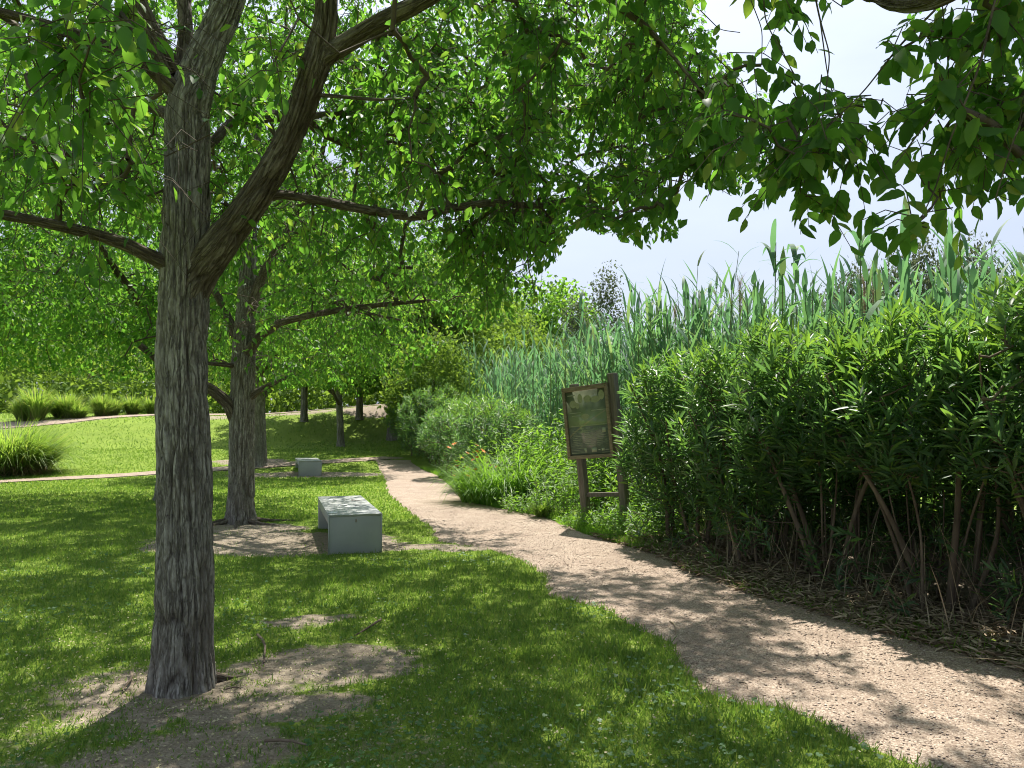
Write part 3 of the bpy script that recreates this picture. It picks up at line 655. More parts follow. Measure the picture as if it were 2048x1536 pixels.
# --- the overhanging tree whose foot is out of the picture on the right
b0 = np.array([5.6, 1.6, float(H(5.6, 1.6))])
st0 = [('trunk', np.array([[5.6, 1.6, -.05], [5.58, 1.62, 1.2], [5.5, 1.65, 2.2], [5.4, 1.7, 3.5], [5.2, 1.9, 5.2], [5.0, 2.0, 6.8]]), np.array([.21, .17, .16, .13, .09, .03]), .06)]
C0 = np.array([[5.5, 1.65, 2.3], [4.3, 1.6, 3.0], [3.0, 1.9, 3.25], *[at(x_, y_, d_) for x_, y_, d_ in ((1990, -70, 2.3), (1850, 22, 2.45), (1770, 5, 2.6), (1690, -25, 2.9))]])
st0.append(('branch', C0, np.array([.1, .07, .045, .03, .022, .016, .01]), 0.))
st0.append(('branch', np.array([[5.5, 1.65, 2.9], [4.8, 2.6, 4.0], [4.0, 4.0, 4.8], [3.2, 5.4, 5.6]]), np.array([.09, .06, .04, .02]), 0.))
for pts in ([(1620, -60, 2.7, 5), (1640, 40, 2.65, 3.6), (1660, 110, 2.6, 3), (1650, 200, 2.55, 2.4), (1640, 290, 2.5, 2), (1630, 360, 2.5, 1.6)],
            [(1870, 20, 2.5, 5), (1800, 90, 2.5, 4), (1730, 180, 2.5, 3), (1650, 260, 2.5, 2.2)],
            [(1640, 40, 2.65, 3), (1655, 150, 2.7, 2.6), (1680, 240, 2.7, 2), (1700, 320, 2.7, 1.6)],
            [(1525, -40, 2.9, 3.4), (1530, 40, 2.85, 2.8), (1560, 100, 2.8, 2), (1590, 150, 2.8, 1.4)],
            [(1990, 0, 2.3, 6), (1960, 130, 2.3, 5), (1900, 280, 2.35, 4), (1870, 380, 2.4, 3), (1840, 440, 2.4, 2)],
            [(1960, 120, 2.3, 4), (1850, 250, 2.4, 3), (1790, 330, 2.45, 2)],
            [(2080, 150, 2.2, 6), (2020, 300, 2.25, 4), (1990, 400, 2.3, 2.4)],
            [(1400, 20, 3.0, 2), (1440, 60, 2.9, 1.6), (1480, 65, 2.85, 1.2)], [(1490, -30, 2.9, 2), (1525, 60, 2.8, 2), (1523, 130, 2.8, 1)]):
    C, r = line(pts); st0.append(('twig', C, np.maximum(r, .0016), 0.))
ex0 = []
for (x0, y0, x1, y1, n_) in [(1850, 0, 2060, 150, 9), (1870, 120, 2060, 300, 11), (1850, 230, 2060, 330, 8), (1830, 300, 1900, 380, 2), (1850, 380, 1940, 420, 2), (1590, 170, 1690, 300, 5), (1590, 290, 1660, 375, 6),
                             (1720, 190, 1780, 230, 1), (1520, 210, 1620, 290, 3), (1430, 160, 1550, 290, 6), (1560, -90, 1800, -50, 4), (1900, -200, 2200, 0, 12), (2050, 100, 2300, 350, 10)]:
    for _ in range(n_): ex0.append(at(rng.uniform(x0, x1), rng.uniform(y0, y1), rng.uniform(2.4, 3.0)))
def keep0(A):
    x, y, dep = proj(A); infr = (dep > .3) & (x < 2060) & (y > -30)
    return ~infr | inpoly(x, y, [(1420, 150), (1600, 140), (1700, 180), (1800, 180), (1860, -30), (2070, -30), (2070, 330), (1960, 410), (1830, 420), (1830, 300), (1760, 240), (1690, 300), (1650, 380), (1590, 380), (1430, 300)])
build_tree('hackberry_tree', 'tree outside the right edge whose leafy twigs hang dark against the sky', b0, st0, [((4.5, 1.8, 5.6), (3.4, 3.2, 2.1)), ((3.0, 6.2, 6.5), (2.2, 2.0, 1.4)), ((3.0, 6.2, 6.5), (2.2, 2.0, 1.4)), ((3.0, 6.2, 6.5), (2.2, 2.0, 1.4))], 700, .088, LEAF_MID, LEAF_HI, 300,
           tw=4, lv=6, cull=False, near=1.8, extra=np.array(ex0), upper=(.9, 1.9), twig_len=.22, group='broadleaf trees on the lawn', keepfn=keep0)

# ------------------------------------------------------------------ far trees and backdrop
def far_crown(n, leaf, lo, ells, mat, seed):
    A = sample_crown(ells, n, .45)
    k = 9; P = np.repeat(A, k, 0) + rng.normal(0, .28, (n * k, 3))
    D = rng.normal(0, 1, P.shape) + [0, 0, -.3]; N = rng.normal(0, .6, P.shape) + [0, 0, .8]
    V, Fc = scatter(lo[0], lo[1], P, D, N, leaf * rng.uniform(.6, 1.3, len(P)))
    return mesh('crown', V, Fc, M[mat], True)
def far_tree(kind, label, cat, x, y, s, crown, trunk, group, rz=0, dz=0):
    o = thing(kind, label, cat, (x, y, float(H(x, y)) + dz), group, rz); o.scale = s
    part('trunk', trunk, o); part('crown', crown, o, 'stuff'); return o
def trunk_mesh(h, r, nb=5, seed=3):
    rg = np.random.default_rng(seed); z = np.linspace(0, h, 8); P = [np.stack([.1 * np.sin(z), .1 * np.cos(z * 1.3), z], 1)]; Q = [r * np.linspace(1.15, .25, 8)]
    for k in range(nb):
        a = k * 2.4; z0 = h * rg.uniform(.3, .7); t_ = np.linspace(0, 1, 8)[:, None]
        P.append(np.array([0, 0, z0]) + t_ * np.array([math.cos(a) * 1.8, math.sin(a) * 1.8, 1.6])); Q.append(r * .45 * np.linspace(1, .3, 8))
    V, Fc = tubes(np.array(P), np.array(Q), 8); return mesh('trunk', V, Fc, M['bark_limb'], True)
TRK = trunk_mesh(6, .2)
CR_A = far_crown(1000, .34, LEAF_FAR, [((0, 0, 5.6), (3.4, 3.4, 3.4)), ((1.4, .6, 4.2), (2.2, 2.2, 2)), ((-1.6, -.4, 4.6), (2.2, 2.2, 2.2))], 'leaf_far', 1)
CR_B = far_crown(1000, .30, LEAF_FAR, [((0, 0, 4.8), (3.6, 3.2, 3.6)), ((.5, -.5, 7.4), (2.0, 2.0, 1.8)), ((-1.9, .9, 3.8), (1.8, 1.8, 1.9))], 'bush_far', 2)
ORD = ['first', 'second', 'third', 'fourth', 'fifth', 'sixth', 'seventh', 'eighth', 'ninth', 'tenth', 'eleventh', 'twelfth', 'thirteenth', 'fourteenth', 'fifteenth', 'sixteenth', 'seventeenth', 'eighteenth', 'nineteenth', 'twentieth', 'twenty-first', 'twenty-second', 'twenty-third', 'twenty-fourth', 'twenty-fifth', 'twenty-sixth', 'twenty-seventh', 'twenty-eighth', 'twenty-ninth', 'thirtieth'] + ['thirty-' + q_ for q_ in ('first', 'second', 'third', 'fourth', 'fifth', 'sixth', 'seventh', 'eighth', 'ninth')] + ['fortieth', 'forty-first', 'forty-second']
bx = np.linspace(-46, 3, 16)
for i, x in enumerate(bx):
    y = 62 + 5 * math.sin(i * 2.3)
    far_tree('broadleaf_tree', f'{ORD[i]} tree from the left in the dark row behind the bank', 'tree', x, y, (1.25, 1.25, 1.25 + .22 * math.sin(i * 1.7)),
             CR_A if i % 2 else CR_B, TRK, 'trees closing the view behind the bank', i * 1.3)
for i, (px, d_, s) in enumerate([(890, 34, .75), (965, 38, .66), (1010, 42, .72), (1060, 44, .55), (850, 36, 1.0), (1110, 46, .6), (868, 27.5, .5)]):
    p = at(px, 849, d_); far_tree('willow_tree', f'{ORD[i]} pale green tree rising behind the canes right of the path bend', 'tree', p[0], p[1], (s, s, s * .98), CR_B, TRK, 'pale trees behind the canes', i * 2.1)
# skyline: slim casuarina-like trees and grey-green trees
CR_C = far_crown(420, .20, LEAF_FAR, [((0, 0, 5.6), (1.1, 1.1, 4.2)), ((.2, 0, 8.8), (.6, .6, 1.8)), ((-.5, .2, 4), (1.1, 1.1, 2))], 'grey_leaf', 3)
CR_D = far_crown(800, .24, LEAF_FAR, [((0, 0, 5.2), (2.9, 2.9, 2.8)), ((1.0, 0, 7.2), (1.7, 1.7, 1.5)), ((-1.9, .4, 6.2), (1.4, 1.4, 1.2))], 'grey_leaf', 4)
for px, d_, s, sz, c, lab in [(1150, 48, .85, .83, CR_C, 'shorter slim grey-green tree poking above the canes left of its taller twin'), (1213, 50, 1.1, 1.05, CR_C, 'taller slim grey-green tree poking above the canes under the sky gap'),
                              (1822, 34, .62, 1.04, CR_D, 'dark grey-green tree on the skyline behind the tall canes at right'), (1958, 36, .65, 1.06, CR_D, 'grey-green tree on the skyline nearer the right edge'),
                              (1690, 38, .55, .95, CR_D, 'small grey-green tree just showing behind the tallest cane'), (1030, 52, .7, .72, CR_D, 'grey-green tree at the rim of the second tree crown'),
                              (2060, 22, .62, .66, CR_B, 'bright green tree at the right edge above the hedge')]:
    p = at(px, 849, d_); far_tree('skyline_tree', lab, 'tree', p[0], p[1], (s, s, sz), c, TRK, None, px)
# wood beyond everything on the right, reads as one mass
A = np.stack([rng.uniform(-5, 75, 1800), rng.uniform(60, 76, 1800), rng.uniform(0, 1, 1800) ** .7], 1); A[:, 2] *= 3.2 + 2.2 * fbm(A[:, 0] * .35, A[:, 0] * 0, 5)
P = np.repeat(A, 7, 0) + rng.normal(0, .5, (1800 * 7, 3)); V, Fc = scatter(*LEAF_FAR, P, rng.normal(0, 1, P.shape), rng.normal(0, .6, P.shape) + [0, 0, .8], rng.uniform(.4, .8, len(P)))
tag(link('distant_wood', mesh('distant_wood', V, Fc, M['grey_leaf'], True)), 'low hazy line of wood far beyond the canes', 'wood', kind='stuff')
# scrub filling the top of the bank behind the tufts on the left
A = np.stack([rng.uniform(-45, 2, 4600), rng.uniform(42.2, 49, 4600), rng.uniform(0, 1, 4600) ** 1.2], 1); A[:, 2] = H(A[:, 0], A[:, 1]) + A[:, 2] * (2.6 + 2.4 * fbm(A[:, 0] * .5, A[:, 1] * .3, 8)) * sstep(41, 45, A[:, 1])
P = np.repeat(A, 8, 0) + rng.normal(0, .3, (4600 * 8, 3)); V, Fc = scatter(*LEAF_FAR, P, rng.normal(0, 1, P.shape) + [0, 0, .4], rng.normal(0, .6, P.shape) + [0, 0, .8], rng.uniform(.2, .45, len(P)))
tag(link('scrub', mesh('scrub', V, Fc, M['bush_far'], True)), 'bright leafy scrub along the top of the bank at left', 'scrub', kind='stuff')

# ------------------------------------------------------------------ blades: grass clumps and canes
def arc_blades(P, az, el, L, W, segs=4, bend=1.2):
    """curving blades: P foot, az heading, el start elevation, L length, W width; bend in radians over the length"""
    n = len(P); k = segs + 1; t_ = np.linspace(0, 1, k); ang = el[:, None] - np.asarray(bend)[..., None] * t_[None] ** 1.3 if np.ndim(bend) else el[:, None] - bend * t_[None] ** 1.3
    ds = (L / segs)[:, None]; r = np.cumsum(np.c_[np.zeros(n), (np.cos(ang[:, :-1]) * ds)], 1); z = np.cumsum(np.c_[np.zeros(n), (np.sin(ang[:, :-1]) * ds)], 1)
    hd = np.stack([np.cos(az), np.sin(az)], 1); C = np.zeros((n, k, 3)); C[..., :2] = P[:, None, :2] + hd[:, None] * r[..., None]; C[..., 2] = P[:, None, 2] + z
    sd = np.stack([-np.sin(az), np.cos(az), np.zeros(n)], 1); w = W[:, None] * np.interp(t_, [0, .25, .6, 1], [.55, 1, .75, .03])[None] * .5
    V = np.stack([C - sd[:, None] * w[..., None], C + sd[:, None] * w[..., None]], 2).reshape(n, -1, 3)
    i = np.arange(segs) * 2; q = np.stack([i, i + 1, i + 3, i + 2], 1)
    return V.reshape(-1, 3), (q[None] + (np.arange(n) * k * 2)[:, None, None]).reshape(-1, 4)
def clump_mesh(n, h, w, spread, seed, mat='clump', wid=.02, up=0):
    rg = np.random.default_rng(seed); a = rg.uniform(0, 2 * np.pi, n); r = spread * np.sqrt(rg.uniform(0, 1, n))
    P = np.stack([r * np.cos(a), r * np.sin(a), np.zeros(n)], 1)
    el = rg.uniform(.9, 1.5, n) - .25 * r / spread; L = h * rg.uniform(.7, 1.3, n); bd = rg.uniform(.5, 1.9, n) if up else rg.uniform(.6, 2.3, n)
    if up: el = rg.uniform(1.05, 1.55, n) - .2 * r / spread
    return mesh('blades', *arc_blades(P, a + rg.normal(0, .5, n), el, L, wid * rg.uniform(.6, 1.3, n), 4, bd), M[mat], True)
def thatch_mesh(n, h, spread, seed):
    rg = np.random.default_rng(seed); a = rg.uniform(0, 2 * np.pi, n); r = spread * rg.uniform(.6, 1, n)
    return mesh('thatch', *arc_blades(np.stack([r * np.cos(a), r * np.sin(a), h * rg.uniform(0, .7, n)], 1), a + rg.normal(0, .8, n), rg.uniform(-.6, 1.2, n), h * rg.uniform(.5, 1.1, n), np.full(n, .014), 3, rg.uniform(0, 2, n)), M['thatch'], True)
# big clump at the left edge
p = gnd(18, 948); o = thing('fountain_grass', 'big arching grass clump with a brown thatch skirt at the left edge beside the narrow path', 'grass clump', p)
part('blades', clump_mesh(2600, 1.65, 1, .85, 1, wid=.035), o, 'stuff'); part('thatch', thatch_mesh(1700, .55, 1.12, 2), o, 'stuff')
BL = [clump_mesh(520, 1.0, 1, .3, 10 + k, wid=.045, up=1) for k in range(3)]; TH = [thatch_mesh(160, .35, .35, 20 + k) for k in range(2)]
row = [(18, 846, 1.2, ''), (58, 842, 1.5, 'wide '), (88, 838, 1.8, 'tall bright '), (118, 838, .95, 'low '), (140, 836, 1.2, ''), (165, 833, 1.0, ''), (188, 831, 1.1, ''), (210, 829, 1.05, ''), (232, 829, 1.0, 'bluish '), (255, 827, 1.0, ''), (285, 826, .8, 'short ')]
for i, (px, py, s, w_) in enumerate(row):
    x, y = gnd(px, py + 3)[:2]; y += 1.0 + .6 * math.sin(i * 4.1)
    o = thing('fountain_grass', f'{w_}grass clump, {ORD[i]} from the left along the far edge of the bank path', 'grass clump', (x, y, float(H(x, y))), 'grass clumps along the bank path', i * 1.9); o.scale = (s * .72, s * .72, s * (.95 + .35 * math.sin(i * 2.7)))
    part('blades', BL[i % 3], o, 'stuff'); part('thatch', TH[i % 2], o, 'stuff')

# ------------------------------------------------------------------ giant cane
def cane(n_leaf, h, rg, leafL=.6, wid=.05, lean=None, plume=False):
    lean = rg.normal(0, .05, 2) if lean is None else lean
    z = np.linspace(0, h, 7); C = np.stack([lean[0] * z * (z / h), lean[1] * z * (z / h), z], 1)
    zl = h * np.linspace(.22, .985, n_leaf); a0 = rg.uniform(0, np.pi); az = a0 + np.where(np.arange(n_leaf) % 2, 0, np.pi) + rg.normal(0, .35, n_leaf)
    P = np.stack([np.interp(zl, z, C[:, i]) for i in range(3)], 1)
    L = leafL * rg.uniform(.7, 1.2, n_leaf) * np.interp(zl / h, [.2, .6, 1], [.7, 1.1, .75])
    return C, P, az, rg.uniform(.9, 1.45, n_leaf), L * rg.uniform(.8, 1.3, n_leaf), wid * rg.uniform(.7, 1.2, n_leaf), rg.uniform(.2, 1.2, n_leaf) + 1.1 * (rg.uniform(size=n_leaf) < .3)
rg = np.random.default_rng(5)
BED = np.array([[-2.6, 32], [-1.2, 26], [.6, 21.5], [1.35, 17.8], [1.75, 15.2], [2.1, 13.2], [3.0, 12.0], [3.9, 10.9], [4.7, 9.6], [5.4, 8.2], [6.2, 6.4]])
def bed_pos(n, depth, spread):
    out = []
    while len(out) < n:
        t_ = rg.uniform(0, 1) ** .8; i = t_ * (len(BED) - 1); a = int(min(i, len(BED) - 2)); p = BED[a] + (BED[a + 1] - BED[a]) * (i - a)
        k = rg.uniform(0, 1) ** 1.3 * depth; out.append(p + np.array([.75, .66]) * k + rg.normal(0, spread, 2))
    return np.array(out)
pos = bed_pos(1500, 5.0, .15)
CC, RR, PP, AZ, EL, LL, WW, BD, HT = [], [], [], [], [], [], [], [], []
for x, y in pos:
    h = rg.normal(2.75, .36) * (1 + .10 * float(vnoise(x * .8, y * .8, 4))) * np.interp(y, [6, 10, 20, 28], [1.0, 1.03, 1.12, 1.1])
    C, P, az, el, L, W, bd = cane(12, h, rg, .66, .056); g_ = np.array([x, y, float(H(x, y))])
    CC.append(C + g_); RR.append(np.linspace(.012, .004, 7)); PP.append(P + g_); AZ.append(az); EL.append(el); LL.append(L); WW.append(W); BD.append(bd)
V, Fc = tubes(np.array(CC), np.array(RR), 4); V2, F2 = arc_blades(np.concatenate(PP), np.concatenate(AZ), np.concatenate(EL), np.concatenate(LL), np.concatenate(WW), 4, np.concatenate(BD))
tag(link('cane_bed', mesh('cane_bed', V2, F2, M['cane'], True)), 'dense bed of blue-green giant cane leaves behind the board and hedges', 'canes', kind='stuff')
tag(link('cane_stalks', mesh('cane_stalks', V, Fc, M['cane_stem'], True)), 'crowded green stalks inside the bed of giant cane', 'stalks', kind='stuff')
# the canes that stand out against the sky, each a thing
tall = [(1722, 412, 8.2), (1540, 465, 9.0), (1596, 480, 9.2), (1795, 415, 8.4), (1912, 465, 8.0), (1377, 575, 11), (1130, 628, 17), (1305, 600, 13.5), (1270, 625, 14), (1455, 560, 11), (1340, 610, 12.5), (1500, 590, 10.5), (1650, 570, 9.5),
        (1243, 640, 14.5), (1190, 645, 15), (1410, 600, 12), (1065, 660, 17), (1690, 540, 9), (1860, 540, 8.5), (1760, 520, 9), (1575, 560, 9.8), (1980, 560, 7.8), (1100, 650, 16.5), (1620, 555, 9.4), (1480, 560, 11.2), (1290, 620, 13), (940, 690, 22), (990, 690, 20), (1030, 680, 19),
        (1508, 545, 9.6), (1520, 575, 9.2), (1560, 530, 9.0), (1612, 540, 8.8), (1635, 585, 9.1), (1668, 560, 8.6), (1705, 570, 8.4), (1740, 540, 8.6), (1775, 565, 8.3), (1820, 545, 8.2), (1885, 560, 8.0), (1940, 545, 7.8)]
names = {0: 'tallest giant cane, a knot of folded leaves at its tip', 1: 'tall cane with drooping folded crown leaves, left one of a pair above the hedge', 2: 'slimmer cane of the pair above the hedge, folded leaves at its tip',
         3: 'slender tall cane with a needle-like tip rising right of the tallest cane', 4: 'cane with one broad upright leaf standing above the right part of the hedge', 5: 'cane with narrow upright pointed leaves above the middle of the cane bed'}
for i, (px, py, d_) in enumerate(tall):
    tp = at(px, py, d_); x, y = tp[:2]; gz = float(H(x, y)); h = tp[2] - gz - (.12 if i else .2)
    nl = 10 if i < 8 else 8; C, P, az, el, L, W, bd = cane(nl, h, rg, .6 if i < 5 else .55, .09 if i < 5 else .072, lean=rg.normal(0, .015, 2))
    P[:, 2] = h * np.linspace(.55, .995, nl)
    if i in (0, 1, 2): bd[-6:] = rg.uniform(1.3, 2.5, 6); el[-6:] = rg.uniform(1.1, 1.45, 6); L[-6:] = rg.uniform(.4, .7, 6); W[-6:] = .07; az[-6:] = rg.uniform(0, 6.28, 6); P[-6:, 2] = h * rg.uniform(.86, .99, 6)
    if i >= 3: bd[-3:] = rg.uniform(.1, .5, 3); el[-3:] = 1.45; L[-3:] *= .7
    o = thing('giant_cane', names.get(i, f'{ORD[sorted(q_[0] for q_ in tall).index(px)]} from the left of the canes rising clear against the pale sky'), 'cane', (x, y, gz), 'canes standing clear of the cane bed')
    V, Fc = tubes(np.array([C]), np.array([np.linspace(.013, .005, 7)]), 6); part('stem', mesh('stem', V, Fc, M['cane_stem'], True), o)
    for q in range(nl):
        V, Fc = arc_blades(P[q:q + 1], az[q:q + 1], el[q:q + 1], L[q:q + 1], W[q:q + 1], 14, bd[q:q + 1]); part('leaf', mesh('leaf', V, Fc, M['cane'], True), o)
# a few brown feathery plumes
for i, (px, py, d_, w_) in enumerate([(1480, 565, 11.5, 'left of the pair of tall canes'), (1745, 545, 9.4, 'just right of the tallest cane'), (1728, 560, 9.6, 'just behind the tallest cane'), (1350, 620, 12.8, 'leftmost, right of the sky gap')]):
    tp = at(px, py, d_); x, y = tp[:2]; gz = float(H(x, y)); h = tp[2] - gz
    o = thing('dry_cane', 'dry feathery plume on a thin stalk, ' + w_, 'cane', (x, y, gz), 'dry plumes above the cane bed')
    C = np.stack([np.zeros(6), np.zeros(6), np.linspace(0, h, 6)], 1); V, Fc = tubes(np.array([C]), np.array([np.linspace(.008, .002, 6)]), 4); part('stem', mesh('stem', V, Fc, M['litter'], True), o)
    n = 90; a = rg.uniform(0, 6.28, n); P = np.c_[np.zeros((n, 2)), h * rg.uniform(.86, 1, n)]
    part('plume', mesh('plume', *arc_blades(P, a, rg.uniform(1.0, 1.45, n), rg.uniform(.12, .3, n), np.full(n, .006), 3, rg.uniform(.2, 1.0, n)), M['cane_dry'], True), o, 'stuff')

# ------------------------------------------------------------------ oleanders
def oleander(label, x, y, h=2.35, r=(.95, .95), n_w=340, parts=200, low=.75, leafL=.18, lo=(LANCE_LO[0] * [1.15, 1, 1], LANCE_LO[1]), hi=(LANCE_HI[0] * [1.1, 1, 1], LANCE_HI[1]), group='oleander shrubs of the near hedge', stems=9, sprigs=5, lean=(0, 0), dens=15, young=.3):
    gz = float(H(x, y)); base = np.array([x, y, gz]); o = thing('oleander_shrub', label, 'shrub', base, group)
    cz = (h + low) / 2
    A = sample_crown([((lean[0], lean[1], cz), (r[0], r[1], (h - low) / 2 + .05))], n_w, .5)
    A[:, 2] += .35 * (vnoise(A[:, 0] * 2.2 + x, A[:, 1] * 2.2 + y, 3) - .5)
    if sprigs: A = np.r_[A, np.stack([np.clip(rng.normal(0, r[0] * .7, sprigs), -.75, .9), np.clip(rng.normal(0, r[1] * .7, sprigs), -.75, .9), rng.uniform(.15, .6, sprigs)], 1)]
    # stems
    tips = []
    for k in range(stems):
        a = k / stems * 6.283 + rng.uniform(-.3, .3); b0_ = np.array([math.cos(a), math.sin(a), 0]) * rng.uniform(.08, .38)
        tip = np.array([math.cos(a) * r[0] * .72 + lean[0], math.sin(a) * r[1] * .72 + lean[1], h * rng.uniform(.62, .85)])
        t_ = np.linspace(0, 1, 9)[:, None]; C = b0_ * (1 - t_) + tip * t_ + np.array([0, 0, -.02]); C[:, :2] -= np.sin(t_ * np.pi) * .13 * b0_[:2] / .3
        C[:, 0] += rng.normal(0, .09) * np.sin(t_[:, 0] * 5 + k) * t_[:, 0] + rng.normal(0, .12) * t_[:, 0]; C[:, 1] += rng.normal(0, .09) * np.cos(t_[:, 0] * 5 + k) * t_[:, 0]
        r0 = rng.choice([.010, .014, .022, .032]); V, Fc, _ = bark_tube(C, np.linspace(r0, r0 * .35, 9), 40, 9, .003, 4, k)
        part('stem', mesh('stem', V, Fc, M['stem'], True), o); tips.append(C[3:])
    T_ = np.concatenate([smoothline(q_, 14) for q_ in tips]); d0 = np.min(((A[:, None] - T_[None]) ** 2).sum(-1), 1); A = A[np.argsort(d0)]
    nn = len(T_); cap = nn + 2 * len(A); N_ = np.zeros((cap, 3)); N_[:nn] = T_; own = np.full(cap, -1); cnt = nn; seg = np.zeros((len(A), 4, 3)); par = np.full(len(A), -1)
    for i, a_ in enumerate(A):
        v_ = N_[:cnt] - a_; dd = (v_ ** 2).sum(1) + 1.2 * np.maximum(v_[:, 2] + .05, 0); j = int(np.argmin(dd)); p_ = N_[j]; m_ = p_ * .55 + a_ * .45 + [0, 0, -.03] + rng.normal(0, .015, 3)
        seg[i] = (p_, p_ * .8 + m_ * .2, m_, a_); par[i] = own[j]; N_[cnt:cnt + 2] = (m_, a_); own[cnt:cnt + 2] = i; cnt += 2
    wgt = np.ones(len(A))
    for i in range(len(A) - 1, -1, -1):
        if par[i] >= 0: wgt[par[i]] += wgt[i]
    r_ = np.minimum(.003 * wgt ** .45, .014)
    V, Fc = tubes(seg, r_[:, None] * np.array([[1.1, 1.08, 1., .85]]), 4); part('twigs', mesh('twigs', V, Fc, M['stem'], False), o, 'stuff')
    k = dens; Wd = norm(seg[:, 3] - seg[:, 1] + np.array([0, 0, .35]) + rng.normal(0, .15, A.shape)); Wd = np.repeat(Wd, k, 0)
    s1 = norm(np.cross(Wd, rng.normal(0, 1, A.shape).repeat(k, 0))); s2 = np.cross(Wd, s1)
    q = np.tile(np.arange(k), len(A)); th = q * 2.2 + rng.normal(0, .25, len(q)); along = q / k
    spread = np.interp(along, [0, .6, 1], [1.15, .85, .25]) + rng.normal(0, .12, len(q))
    rad = np.cos(th)[:, None] * s1 + np.sin(th)[:, None] * s2
    D = Wd * np.cos(spread)[:, None] + rad * np.sin(spread)[:, None] + [0, 0, -.12]; N = Wd - D * .2
    P = np.repeat(A, k, 0) + Wd * ((along - .8) * .24)[:, None]; S = leafL * rng.uniform(.65, 1.15, len(P)) * np.interp(along, [0, .7, 1], [1, 1, .7]) * np.where(P[:, 2] < .55, .72, 1.)
    yg = (P[:, 2] > h - .55) & (rng.uniform(size=len(P)) < young * 2) & (np.repeat(rng.uniform(size=len(A)) < .6, k))
    V, Fc = scatter(lo[0], lo[1], P[yg], D[yg], N[yg], S[yg]); part('young_foliage', mesh('young_foliage', V, Fc, M['oleander_young'], True), o, 'stuff')
    leafy(o, base, P[~yg], D[~yg], N[~yg], S[~yg], lo, hi, M['oleander'], parts)
    return o
near_sh = [(2.3, 9.9, 'leafy oleander at the left end of the near hedge, just right of the board', 2.5, .3), (2.75, 8.6, 'second oleander from the board in the near hedge, dark and leafy to the ground', 2.6, .3), (3.05, 7.45, 'third oleander from the board, pale forked stems bare below', 2.4, .85),
           (3.5, 6.4, 'fourth oleander from the board, its thick tan stems spreading like a fan', 2.35, .95), (3.95, 5.4, 'fifth oleander from the board, bare stems over dry litter', 2.4, .95), (4.5, 4.5, 'oleander at the right edge, its trunk-like stems leaning in from the border', 2.45, .7)]
for i, (x, y, lab, h, low) in enumerate(near_sh): oleander(lab, x, y, h, parts=220, low=low, n_w=460, sprigs=16, stems=12)
back = [(3.4, 10.6), (3.85, 9.4), (4.3, 8.2), (4.8, 7.0), (5.2, 5.9), (5.9, 4.7)]
bo = oleander('rear row oleander of the near hedge, behind the first one by the board', *back[0], 2.5, parts=0, low=.12, n_w=420, sprigs=0)
for i, (x, y) in enumerate(back[1:]):
    c = copy_tree(bo); c['label'] = f'rear row oleander of the near hedge, behind the {ORD[i + 1]} one from the board'; c.location = (x, y, float(H(x, y))); c.rotation_euler.z = 1.1 * i + .7; c.scale = (1, 1, 1.0 + .05 * (i % 3))
side = [(5.9, 3.2), (6.7, .3), (7.0, -1.4)]
for i, (x, y) in enumerate(side):
    c = copy_tree(bo); c.location = (x, y, float(H(x, y))); c.rotation_euler.z = 2.1 * i + .3; c['label'] = f'{ORD[i]} oleander of the near hedge beyond the right edge of the picture'
for i, (px, py, lab, h, rr_) in enumerate([(985, 985, 'oleander bush beside the flowering clump, front one of the far hedge', 2.15, 1.1), (925, 962, 'rounded oleander bush, second of the far hedge along the path', 2.25, 1.25), (878, 938, 'oleander bush, third of the far hedge along the path', 2.5, 1.4),
                                      (848, 922, 'oleander bush at the path bend, last of the far hedge', 2.9, 1.25), (850, 908, 'tall loose bush behind the last oleander at the path bend', 3.4, 1.4)]):
    p = gnd(px, py); x = p[0] + .05 - .1 * i; y = p[1] + .7 + .3 * i
    oleander(lab, x, y, h, (rr_, rr_), n_w=560, parts=40, low=.12, leafL=.17, hi=LANCE_HI, group='oleander shrubs of the far hedge', stems=6, sprigs=12, dens=12, young=.4)

# ------------------------------------------------------------------ herbs, weeds, flowering clump by the board
def herb_mesh(n, h, spread, seed, leafL=.11, dens=11, wid=1.6):
    rg_ = np.random.default_rng(seed); a = rg_.uniform(0, 6.283, n); r = spread * np.sqrt(rg_.uniform(0, 1, n)); b0_ = np.stack([r * np.cos(a), r * np.sin(a), np.zeros(n)], 1)
    hh = h * rg_.uniform(.5, 1.1, n) * (1 - .35 * (r / spread) ** 2); tip = b0_ * 1.25 + np.stack([rg_.normal(0, .12, n), rg_.normal(0, .12, n), hh], 1)
    seg = np.stack([b0_, b0_ * .6 + tip * .4 + rg_.normal(0, .02, (n, 3)), b0_ * .2 + tip * .8, tip], 1); Vs, Fs = tubes(seg, np.tile([.004, .0035, .003, .002], (n, 1)), 3)
    u_ = np.tile(np.linspace(.18, 1, dens), n)[:, None]; B0 = np.repeat(b0_, dens, 0); T_ = np.repeat(tip, dens, 0); P = B0 * (1 - u_) + T_ * u_
    az = np.tile(np.arange(dens) * 2.4, n) + np.repeat(rg_.uniform(0, 6.28, n), dens); el = rg_.uniform(-.1, .9, len(P))
    D = np.stack([np.cos(az) * np.cos(el), np.sin(az) * np.cos(el), np.sin(el)], 1); N = np.tile([0, 0, 1.], (len(P), 1)) + rg_.normal(0, .3, P.shape)
    S = leafL * rg_.uniform(.6, 1.2, len(P)); V, Fc = scatter(LANCE_LO[0] * [wid, 1, 1], LANCE_LO[1], P, D, N, S)
    return mesh('leaves', V, Fc, M['herb'], True), mesh('stalks', Vs, Fs, M['cane_stem'], True)
HM = [herb_mesh(95, 1.1, .45, 31, .12), herb_mesh(95, 1.5, .5, 32, .15), herb_mesh(110, .5, .5, 33, .09, 8, 2.2)]
